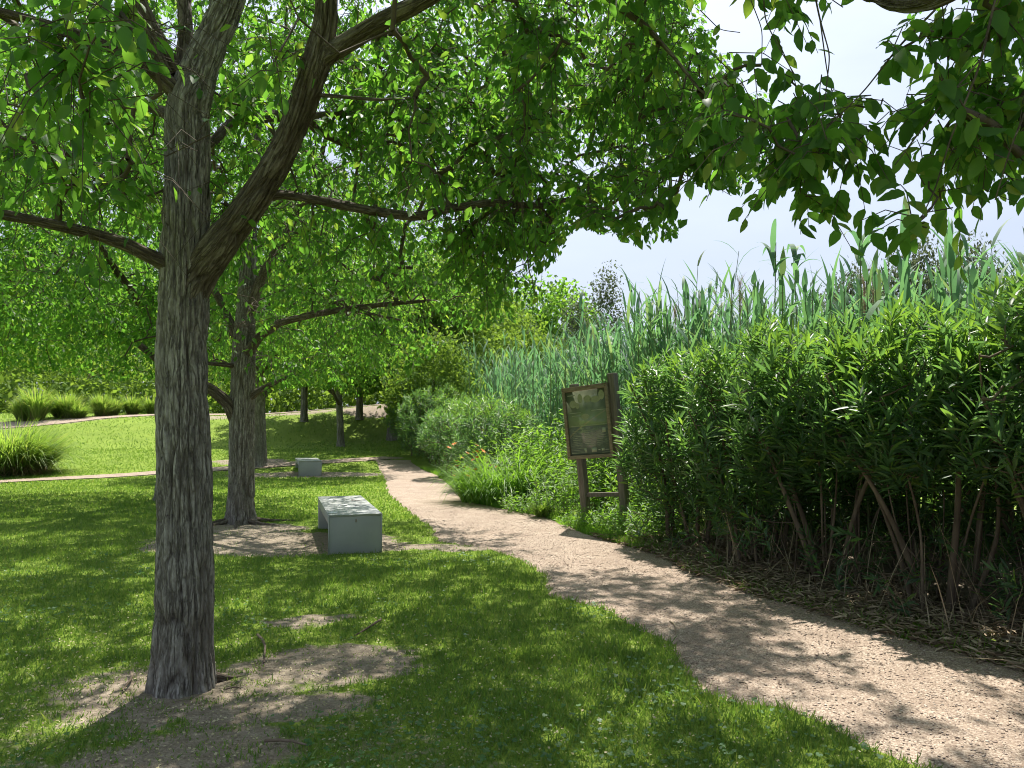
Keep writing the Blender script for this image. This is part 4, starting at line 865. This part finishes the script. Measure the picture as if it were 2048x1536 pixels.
herbs = [(1065, 1008, 1, 1.0, 'leafy weeds left of the board, behind the flowering clump'), (1100, 1000, 1, 1.15, 'tall weeds just left of the board'), (1130, 1040, 0, .9, 'weeds in front of the left board post'), (1195, 1018, 1, 1.0, 'weeds seen between the two board posts'),
         (1215, 1000, 1, 1.15, 'tall weeds behind the board'), (1262, 1030, 1, 1.0, 'bright weeds right of the right board post'), (1290, 1050, 0, 1.0, 'bright weeds between the right board post and the oleander'), (1300, 1010, 1, 1.1, 'tall bright weeds against the first oleander'),
         (1255, 1068, 2, .9, 'low weeds at the foot of the right board post'), (1175, 1062, 2, .6, 'low weeds at the foot of the left board post'), (1320, 1088, 2, .9, 'low weeds at the foot of the first oleander'), (1060, 1030, 2, .8, 'low weeds on the verge left of the board'), (1340, 1065, 0, .8, 'weeds spilling from under the first oleander'), (1245, 985, 1, 1.25, 'tall weeds deep behind the board, against the canes'), (1150, 985, 1, 1.2, 'tall weeds behind the left post, against the canes')]
for i, (px, py, k, s, lab) in enumerate(herbs):
    p = gnd(px, py); p[1] += .35; p[2] = float(H(p[0], p[1]))
    o = thing('weed_clump', lab, 'weeds', p, 'leafy weeds around the board', i * 1.7); o.scale = (s, s, s); part('leaves', HM[k][0], o, 'stuff'); part('stalks', HM[k][1], o, 'stuff')
p = gnd(1025, 1016); p[1] += 1.0
o = thing('daylily_clump', 'big mound of strap leaves dotted with orange flowers, left of the board', 'flower clump', p)
rg2 = np.random.default_rng(4); n = 1300; a = rg2.uniform(0, 6.28, n); r = np.sqrt(rg2.uniform(0, 1, n)); P = np.stack([r * np.cos(a) * 1.0, r * np.sin(a) * .8, np.zeros(n)], 1)
part('leaves', mesh('leaves', *arc_blades(P, a + rg2.normal(0, .7, n), rg2.uniform(.8, 1.5, n), 1.45 * rg2.uniform(.5, 1.2, n) * (1.15 - .45 * r), .026 * rg2.uniform(.5, 1.3, n), 4, rg2.uniform(1.2, 2.9, n)), M['herb'], True), o, 'stuff')
hm, hs = herb_mesh(230, 1.35, .95, 77, .11, 13, 1.3); part('foliage', hm, o, 'stuff')
PET = outline_leaf([.16, .2, .12], [.25, .5, .8], .1, .5)
fl = [scatter(PET[0], PET[1], np.zeros((1, 3)), np.array([[math.cos(k * 1.05), math.sin(k * 1.05), .8]]), np.array([[0, 0, 1.]]), np.array([.055])) for k in range(6)]
fme = mesh('flower', *join(*fl), M['flower'], True)
for k in range(26):
    f_ = part('flower', fme, o); a = rg2.uniform(2.4, 4.9); rr_ = rg2.uniform(.4, 1.15); f_.location = (math.cos(a) * rr_ - .1, math.sin(a) * rr_ * .8, rg2.uniform(.5, 1.15)); f_.rotation_euler = tuple(rg2.uniform(-.6, .6, 3)); f_.scale = (rg2.uniform(.7, 1.2),) * 3
for i, (px, py, s, lab) in enumerate([(1085, 1035, .28, 'small grass tuft on the verge left of the board'), (940, 1003, .3, 'small grass tuft where the flower mound meets the path'), (1160, 925, 1.0, 'arching grass tuft behind the board')]):
    p = gnd(px, py); o = thing('grass_tuft', lab, 'grass tuft', p, 'grass tufts by the board', i); o.scale = (s, s, s); part('blades', BL[i], o, 'stuff')

# ------------------------------------------------------------------ benches
def bench(label, px, py, W, L, Ht, yaw, mark):
    p = gnd(px, py); o = thing('bench', label, 'bench', (p[0], p[1], float(H(p[0], p[1])) - .03), 'concrete box benches', yaw)
    H_ = Ht + .03; tk = .13
    q = part('seat', mesh('seat', *join(box(W / 2, L / 2, H_ - .014, W, L, .028), box(W / 2, L / 2, H_ - .028 - (tk - .028) / 2, W - .006, L - .33, tk - .028)), M['bench']), o); bevel(q, .006)
    for y0 in (.085, L - .085):
        q = part('leg', mesh('leg', *box(W / 2, y0, (H_ - .028) / 2, W - .004, .165, H_ - .028), M['bench']), o); bevel(q, .006)
    e = .009
    parts_ = [box(W / 2, -.001, H_ - .006, W + .004, e, e), box(-.001, L / 2, H_ - .006, e, L, e), box(-.001, .0, H_ / 2, e, e, H_ - .02), box(W + .001, 0, H_ / 2, e, e, H_ - .02), box(W + .001, L / 2, H_ - .006, e, L, e)]
    part('edge_trim', mesh('edge_trim', *join(*parts_), M['bench_edge']), o)
    if mark:
        rg_ = np.random.default_rng(8); Vs = []
        for cx, cy, sx, sy in [(.27, 1.15, .13, .03), (.33, 1.0, .15, .03), (.36, .86, .1, .03), (.24, 1.05, .06, .04), (.06, .25, .05, .06), (.12, 1.9, .07, .05), (.42, 1.02, .04, .05)]:
            th = np.arange(14) / 14 * 6.283; rr_ = 1 + .35 * rg_.normal(0, 1, 14) * .6; V = np.stack([cx + sx * rr_ * np.cos(th), cy + sy * 1.6 * rr_ * np.sin(th), np.full(14, H_ + .0015)], 1)
            Vs.append((np.r_[V, [[cx, cy, H_ + .0015]]], np.array([[i, (i + 1) % 14, 14] for i in range(14)])))
        part('splash_mark', mesh('splash_mark', *join(*Vs), M['spill']), o)
        C = np.array([[.42, 1.75, H_ + .006], [.47, 1.6, H_ + .008], [.53, 1.5, H_ + .006]]); C2 = np.array([[.40, 1.56, H_ + .006], [.44, 1.62, H_ + .008], [.47, 1.6, H_ + .007]])
        V, Fc = tubes(np.array([C, C2]), np.full((2, 3), .004), 5)
        s_ = link('twig', mesh('twig', V, Fc, M['twig'])); s_.location = o.location; s_.rotation_euler = o.rotation_euler; tag(s_, 'small forked twig lying on the top of the near bench', 'twig')
        V, Fc = join(*[box(.31, -.002, H_ - .065 - .02 * k, .012, .004, .02) for k in range(2)]); part('rust_streak', mesh('rust_streak', V, Fc, M['litter']), o)
    return o
bench('near grey box bench with white splashes on top, by the second tree', 657, 1109, .61, 2.4, .455, R(17), True)
bench('far grey box bench by the narrow path, small in the distance', 597, 953, .64, 2.2, .44, R(18), False)

# ------------------------------------------------------------------ information board
g1 = gnd(1172, 1052); 
yaw = math.atan2(-.52, .56); o = thing('information_board', 'leaning wooden notice board on two posts among the weeds by the path', 'notice board', (g1[0] + .02, g1[1], float(H(g1[0], g1[1]))), rz=yaw)
o.rotation_euler = Matrix.Rotation(R(-5.2), 3, 'Y').to_4x4().to_3x3().to_euler() if False else (Matrix.Rotation(R(-5.0), 3, 'Y') @ Matrix.Rotation(R(-1), 3, 'X') @ Matrix.Rotation(yaw, 3, 'Z')).to_euler()
SEP = .71; PW = .11
def cham(cx, cy, z0, z1, w):
    V, Fc = box(cx, cy, (z0 + z1) / 2, w, w, z1 - z0); return V, Fc
for x_, z1 in ((0, 2.12), (SEP, 2.2)):
    q = part('post', mesh('post', *cham(x_, 0, -.25, z1, PW), M['post']), o); bevel(q, .008)
FW, FH, Z0 = .84, 1.06, 1.0; yf = -PW / 2 - .028; x0 = -.17; fb = .055
for nm_, a_ in (('frame_rail', box(x0 + FW / 2, yf, Z0 + FH - fb / 2, FW, .05, fb)), ('frame_rail', box(x0 + FW / 2, yf, Z0 + fb / 2, FW, .05, fb)),
                ('frame_stile', box(x0 + fb / 2 - .002, yf, Z0 + FH / 2, fb, .046, FH - 2 * fb)), ('frame_stile', box(x0 + FW - fb / 2 + .002, yf, Z0 + FH / 2, fb, .046, FH - 2 * fb))):
    q = part(nm_, mesh(nm_, *a_, M['frame_wood']), o); bevel(q, .004)
q = part('cross_rail', mesh('cross_rail', *box(SEP / 2, 0, .46, SEP - PW, .05, .06), M['post']), o); bevel(q, .005)
q = part('top_cap', mesh('top_cap', *box(x0 + FW / 2, yf - .003, Z0 + FH + .006, FW + .01, .058, .01), M['frame_wood']), o)
part('backing', mesh('backing', *box(x0 + FW / 2, yf + .012, Z0 + FH / 2, FW - 2 * fb, .012, FH - 2 * fb), M['frame_wood']), o)
# the faded print: object coordinates run over the panel
t = NT('faded board print'); tc = t.n('TexCoord'); G = tc.outputs['Generated']; sx_ = t.n('SeparateXYZ'); t.l(G, sx_.inputs[0]); X, Z = sx_.outputs[0], sx_.outputs[2]
curve = t.math('ADD', .27, t.math('MULTIPLY', t.math('POWER', X, .8), .40))
below = t.math('LESS_THAN', Z, .48); dl = t.math('SUBTRACT', Z, curve)
mp = t.n('Mapping'); mp.inputs['Scale'].default_value = (4.5, 1, 6); t.l(G, mp.inputs[0]); vo = t.n('TexVoronoi', Scale=1.2); t.l(mp.outputs[0], vo.inputs['Vector'])
art = t.ramp(vo.outputs['Distance'], [(.1, (.24, .26, .17)), (.35, (.18, .20, .13)), (.7, (.13, .15, .10))])
field = t.mix(t.noise(G, 3), (.18, .23, .12), (.22, .28, .15))
up = t.n('MapRange'); up.inputs['From Min'].default_value = .60; up.inputs['From Max'].default_value = .72; t.l(Z, up.inputs[0])
c = t.mix(up.outputs[0], field, art)
low_ = t.mix(t.math('LESS_THAN', Z, .44), c, (.13, .165, .14))
mp2 = t.n('Mapping'); mp2.inputs['Scale'].default_value = (9, 1, 62); t.l(G, mp2.inputs[0]); txt = t.noise(mp2.outputs[0], 1., 2, .6)
ton = t.math('MULTIPLY', t.math('MULTIPLY', t.math('GREATER_THAN', txt, .54), t.math('LESS_THAN', Z, .42)), t.math('GREATER_THAN', Z, .11))
c = t.mix(t.math('MULTIPLY', ton, .45), low_, (.24, .30, .23))
band = t.math('LESS_THAN', t.math('ABSOLUTE', dl), .011); c = t.mix(t.math('MULTIPLY', band, .7), c, (.30, .28, .16))
b = t.pbsdf(c, .16, .5); t.l(b.outputs[0], t.out.inputs[0]); M['print'] = t.m
part('poster', mesh('poster', *box(x0 + FW / 2, yf + .001, Z0 + FH / 2, FW - 2 * fb - .006, .006, FH - 2 * fb - .006), M['print']), o)
pr = plain('pale print', [(.3, (.26, .31, .20)), (.7, (.34, .38, .27))], 12, .3, .4, .05, .001); PX0 = x0 + fb; PZ0 = Z0 + fb; PWd = FW - 2 * fb; PHt = FH - 2 * fb; yp = yf - .0035
def pbox(u0, v0, u1, v1): return box(PX0 + PWd * (u0 + u1) / 2, yp, PZ0 + PHt * (v0 + v1) / 2, PWd * (u1 - u0), .0012, PHt * (v1 - v0))
bars = [pbox(.04, .93, .24, .945), pbox(.06, .452, .98, .459), pbox(.04, .655, .35, .664), pbox(.62, .672, .98, .680), pbox(.12, .61, .36, .618), pbox(.03, .03, .42, .04), pbox(.03, .10, .42, .105), pbox(.03, .075, .34, .08), pbox(.03, .052, .34, .057), pbox(.36, .045, .42, .1), pbox(.03, .04, .035, .1),
        pbox(.54, .035, .67, .105), pbox(.71, .06, .76, .075), pbox(.79, .05, .86, .09), pbox(.88, .06, .98, .07), pbox(.80, .022, .98, .028), pbox(.84, .33, .93, .40)]
for k in range(26):
    u0 = .08 + .3 * (k % 3) + .02 * random.random(); v0 = .15 + .028 * (k // 3); bars.append(pbox(u0, v0, u0 + random.uniform(.12, .25), v0 + .006))
part('printed_marks', mesh('printed_marks', *join(*bars), pr), o, 'stuff')
ov = []
for cx, cy, ax, az_ in [(.17, .80, .09, .06), (.36, .88, .06, .07), (.55, .86, .10, .055), (.74, .84, .12, .05), (.90, .90, .07, .075), (.46, .59, .10, .045), (.28, .77, .05, .05)]:
    th = np.arange(18) / 18 * 6.283; V = np.stack([PX0 + PWd * (cx + ax * np.cos(th)), np.full(18, yp + .0004), PZ0 + PHt * (cy + az_ * np.sin(th) * 1.0)], 1)
    ov.append((np.r_[V, [[PX0 + PWd * cx, yp + .0004, PZ0 + PHt * cy]]], np.array([[(i + 1) % 18, i, 18] for i in range(18)])))
pm = plain('faded picture print', [(.3, (.19, .22, .12)), (.7, (.27, .29, .18))], 30, .3, .4, .05, .001)
for q in ov: part('printed_picture', mesh('printed_picture', *q, pm), o)
for x_, z_ in ((x0 + .03, Z0 + .03), (x0 + FW - .03, Z0 + .03), (x0 + .03, Z0 + FH - .03), (x0 + FW - .03, Z0 + FH - .03)):
    th = np.arange(8) / 8 * 6.283; V = np.r_[np.stack([x_ + .009 * np.cos(th), np.full(8, yf - .03), z_ + .009 * np.sin(th)], 1), np.stack([x_ + .009 * np.cos(th), np.full(8, yf - .024), z_ + .009 * np.sin(th)], 1), [[x_, yf - .03, z_]]]
    Fq = np.array([[i, (i + 1) % 8, 8 + (i + 1) % 8] for i in range(8)] + [[i, 8 + (i + 1) % 8, 8 + i] for i in range(8)] + [[(i + 1) % 8, i, 16] for i in range(8)]); part('screw', mesh('screw', V, Fq, M['twig']), o)

# ------------------------------------------------------------------ the turf
def frustum_pts(n, y0, y1, power):
    y = (rng.uniform(0, 1, n) * (y1 ** power - y0 ** power) + y0 ** power) ** (1 / power); hw = y * .70 + .7
    return rng.uniform(-1, 1, n) * hw, y
def turf(n, y0, y1, power, Lg, Wd, tri, soilk=1.):
    x, y = frustum_pts(n, y0, y1, power); s = soil(x, y); e = fbm(x * 9, y * 9, 41) - .5
    edge = np.minimum(np.abs(x - np.interp(-y, -ys, lx)), 1)
    k = (~on_path(x, y, .045 + .0 * x)) & (x < np.interp(-y, -ys, (lx + rx) / 2)) & ((s + e * 1.2 < rng.uniform(.25, .85, n) * soilk) | (rng.uniform(size=n) < .07)) & (np.hypot(x - T1[0], y - T1[1]) > .24) & (np.hypot(x - T2[0], y - T2[1]) > .3)
    x, y, s = x[k], y[k], s[k]; n = len(x); patch = vnoise(x * 1.7, y * 1.7, 12); P = np.stack([x, y, top(x, y) - .004], 1)
    a = rng.uniform(0, 6.283, n); L = Lg * rng.uniform(.5, 1.4, n) * (.65 + .7 * patch) * (1 - .5 * np.clip(s, 0, 1)); lean = rng.uniform(.15, .95, n)
    D = np.stack([np.cos(a) * lean, np.sin(a) * lean, np.ones(n)], 1); W = Wd * rng.uniform(.7, 1.4, n)
    if tri: T_, TF = np.array([[-.5, 0, 0], [.5, 0, 0], [0, 1, 0]]), np.array([[0, 1, 2]])
    else: T_, TF = np.array([[-.45, 0, 0], [.45, 0, 0], [-.4, .55, -.06], [.4, .55, -.06], [0, 1, -.3]]), np.array([[0, 1, 3], [0, 3, 2], [2, 3, 4]])
    N = rng.normal(0, 1, (n, 3)) * [1, 1, .2]
    return scatter(T_, TF, P, D, N, np.stack([W, L, L], 1))
parts_ = [turf(7000, 2.3, 10, 1.3, .085, .006, False), turf(85000, 2.3, 5.2, 1.6, .046, .0058, False), turf(150000, 5.0, 13, 1.1, .047, .010, True), turf(150000, 12.5, 30, 1.0, .05, .026, True), turf(30000, 29, 42, 1.2, .07, .04, True)]
tag(link('lawn_grass', mesh('lawn_grass', *join(*parts_), M['grass'])), 'short green turf of the lawn', 'grass', kind='stuff')
# verge on the far side of the path
n = 16000; y = rng.uniform(5, 24, n); f_ = np.interp(-y, -ys, rx); x = f_ + rng.exponential(.22, n) - .08; k = (y > 9.3) | (rng.uniform(size=n) < .12); x, y = x[k], y[k]; n = len(x); a = rng.uniform(0, 6.28, n); l_ = rng.uniform(.2, 1, n)
V, Fc = scatter(np.array([[-.5, 0, 0], [.5, 0, 0], [0, 1, 0]]), np.array([[0, 1, 2]]), np.stack([x, y, H(x, y)], 1), np.stack([np.cos(a) * l_, np.sin(a) * l_, np.ones(n)], 1), rng.normal(0, 1, (n, 3)), np.stack([np.full(n, .011), rng.uniform(.05, .16, n), np.ones(n)], 1))
tag(link('verge_grass', mesh('verge_grass', V, Fc, M['herb'])), 'uneven green verge along the far side of the path', 'grass', kind='stuff')
# clover and broad-leaved weeds in the turf
th = np.arange(3) * 2.094; TV, TFc = [[0, 0, 0]], []
for q in range(3):
    c_, s_ = math.cos(th[q]), math.sin(th[q]); b0_ = len(TV)
    for u_, v_ in ((.25, .45), (.62, .62), (1, .35), (1, -.35), (.62, -.62), (.25, -.45)): TV.append([u_ * c_ - v_ * s_, u_ * s_ + v_ * c_, .08 * u_])
    TFc += [[0, b0_, b0_ + 1, b0_ + 2], [0, b0_ + 2, b0_ + 3, 0 if False else b0_ + 4], [0, b0_ + 4, b0_ + 5, b0_ + 5]]
TFc = np.array([f for f in [[0, 1, 2, 3], [0, 3, 4, 5], [0, 7, 8, 9], [0, 9, 10, 11], [0, 13, 14, 15], [0, 15, 16, 17]]])
x, y = frustum_pts(26000, 2.35, 9, 1.2); dens = sstep(.5, .68, fbm(x * 1.3, y * 1.3, 66)) + .9 * blob(x, y, .1, 3.4, 1.3, .8, soft=.6) + .08
k = (rng.uniform(size=len(x)) < dens * .62) & ~on_path(x, y, .02) & (x < np.interp(-y, -ys, (lx + rx) / 2)) & (soil(x, y) < .45); x, y = x[k], y[k]; n = len(x); a = rng.uniform(0, 6.28, n)
V, Fc = scatter(np.array(TV), TFc, np.stack([x, y, top(x, y) + rng.uniform(.015, .05, n)], 1), np.stack([np.cos(a), np.sin(a), rng.normal(0, .25, n)], 1), np.stack([rng.normal(0, .3, n), rng.normal(0, .3, n), np.ones(n)], 1), rng.uniform(.007, .016, n))
tag(link('clover', mesh('clover', V, Fc, M['clover'], True)), 'clover and small broad-leaved weeds in the near turf', 'clover', kind='stuff')
# pale seed scales fallen under the near tree
x, y = frustum_pts(75000, 2.35, 13, 1.1); dens = .75 * blob(x, y, -2.2, 3.9, 2.8, 2.2, soft=.8) * 1.3 + .10 + .4 * blob(x, y, -3, 9.9, 2.4, 1.4, soft=.6)
k = (rng.uniform(size=len(x)) < dens * .55) & ~on_path(x, y, 0) & (x < np.interp(-y, -ys, (lx + rx) / 2)) & (np.hypot(x - T1[0], y - T1[1]) > .23); x, y = x[k], y[k]; n = len(x); a = rng.uniform(0, 6.28, n)
V, Fc = scatter(LEAF_FAR[0] * [1.4, 1, 1.5], LEAF_FAR[1], np.stack([x, y, top(x, y) + rng.uniform(.004, .026, n)], 1), np.stack([np.cos(a), np.sin(a), rng.normal(0, .3, n)], 1), np.stack([rng.normal(0, .4, n), rng.normal(0, .4, n), np.ones(n)], 1), rng.uniform(.008, .020, n))
tag(link('seed_scales', mesh('seed_scales', V, Fc, M['petal'])), 'pale dry seed scales scattered under the trees', 'litter', kind='stuff')
# crumbs of earth on the bare patches
x, y = frustum_pts(60000, 2.35, 12, 1.1); k = (rng.uniform(size=len(x)) < np.clip(soil(x, y), 0, 1) - .15) & ~on_path(x, y, 0) & (x < np.interp(-y, -ys, (lx + rx) / 2)) & (np.hypot(x - T1[0], y - T1[1]) > .24); x, y = x[k], y[k]; n = len(x); a = rng.uniform(0, 6.28, n); sz = .0025 + .007 * rng.uniform(0, 1, n) ** 4
OC = np.array([[1, 0, 0], [-1, 0, 0], [0, 1, 0], [0, -1, 0], [0, 0, .6], [0, 0, -.5]]); OF = np.array([[0, 2, 4], [2, 1, 4], [1, 3, 4], [3, 0, 4]])
V, Fc = scatter(OC, OF, np.stack([x, y, top(x, y) + .002], 1), np.stack([np.cos(a), np.sin(a), rng.normal(0, .1, n)], 1), np.tile([0, 0, 1.], (n, 1)), sz)
tag(link('soil_crumbs', mesh('soil_crumbs', V, Fc, M['crumb'])), 'crumbs of dry earth on the bare patches', 'soil', kind='stuff')
# loose stones and chips on the path
OC = np.array([[1, 0, 0], [-1, 0, 0], [0, 1, 0], [0, -1, 0], [0, 0, .5], [0, 0, -.5]]); OF = np.array([[0, 2, 4], [2, 1, 4], [1, 3, 4], [3, 0, 4], [2, 0, 5], [1, 2, 5], [3, 1, 5], [0, 3, 5]])
n = 30000; y = rng.uniform(2.4 ** .5, 14 ** .5, n) ** 2; l_ = np.interp(-y, -ys, lx); r_ = np.interp(-y, -ys, rx); x = l_ + (r_ - l_) * rng.uniform(-.02, 1.02, n); a = rng.uniform(0, 6.28, n); sz = .003 + .008 * rng.uniform(0, 1, n) ** 4
V, Fc = scatter(OC, OF, np.stack([x, y, H(x, y) + .0165], 1), np.stack([np.cos(a), np.sin(a), rng.normal(0, .1, n)], 1), np.tile([0, 0, 1.], (n, 1)) + rng.normal(0, .15, (n, 3)), np.stack([sz, sz * rng.uniform(.6, 1.5, n), sz * .6], 1))
tag(link('path_grit', mesh('path_grit', V, Fc, M['stone'])), 'loose grit, chips and small stones on the path', 'gravel', kind='stuff')
# dry lance leaves and straw under the near hedge
n = 15000; y = rng.uniform(3.2, 10.4, n); r_ = np.interp(-y, -ys, rx); x = r_ - .1 + rng.uniform(0, 1, n) ** 1.1 * 1.8; a = rng.uniform(0, 6.28, n)
V, Fc = scatter(LANCE_LO[0] * [1.1, 1, 1.6], LANCE_LO[1], np.stack([x, y, H(x, y) + rng.uniform(.012, .06, n)], 1), np.stack([np.cos(a), np.sin(a), rng.normal(0, .25, n)], 1), np.stack([rng.normal(0, .4, n), rng.normal(0, .4, n), np.ones(n)], 1), rng.uniform(.04, .13, n))
n = 900; y = rng.uniform(3.6, 9.6, n); x = np.interp(-y, -ys, rx) + .25 + rng.uniform(0, 1, n) * 1.6; a = rng.uniform(0, 6.28, n); up_ = rng.uniform(-.02, 1.6, n)
V2, F2 = arc_blades(np.stack([x, y, H(x, y) + .01], 1), a, up_ * .9, rng.uniform(.2, 1.0, n), rng.uniform(.005, .011, n), 3, rng.uniform(0, .8, n))
tag(link('hedge_litter', mesh('hedge_litter', *join((V, Fc), (V2, F2)), M['litter'], True)), 'dry leaves and straw lying under the near hedge', 'litter', kind='stuff')
# single sticks
def stick(px0, py0, px1, py1, r, label, mat='litter', bend=.02):
    a = gnd(px0, py0); b_ = gnd(px1, py1); m = (a + b_) / 2 + [bend, 0, .01]; base = a.copy(); C = np.array([a, (a + m) / 2 + [bend * .3, 0, .004], m, b_]) - base; C[:, 2] += .018 + r * .2
    V, Fc = tubes(C[None], np.array([[r, r * .95, r * .8, r * .5]]), 7); o = link('stick', mesh('stick', V, Fc, M[mat], True)); o.location = base; tag(o, label, 'stick', 'sticks on the ground')
stick(1340, 1248, 1352, 1274, .006, 'pale curved straw on the left side of the path')
stick(515, 1275, 528, 1332, .010, 'pale bare root piece curving over the soil right of the near trunk', 'stem', .03)
stick(762, 1244, 708, 1278, .010, 'grey stick at the right end of the bare soil patch', 'stem')
stick(262, 1352, 245, 1388, .010, 'pale root stub left of the near trunk', 'stem')
stick(452, 1385, 482, 1384, .005, 'short dark stick at the foot of the near trunk', 'twig')
stick(530, 1490, 620, 1500, .008, 'half-buried pale root at the bottom of the picture', 'stem')
stick(1478, 1372, 1496, 1384, .004, 'thin dark twig on the pale patch of the path', 'twig')
stick(1955, 1332, 2040, 1300, .007, 'long dry cane straw at the right edge of the path')
stick(1760, 1090, 1860, 1200, .006, 'dry cane stalk slanting down across the hedge stems', 'litter')
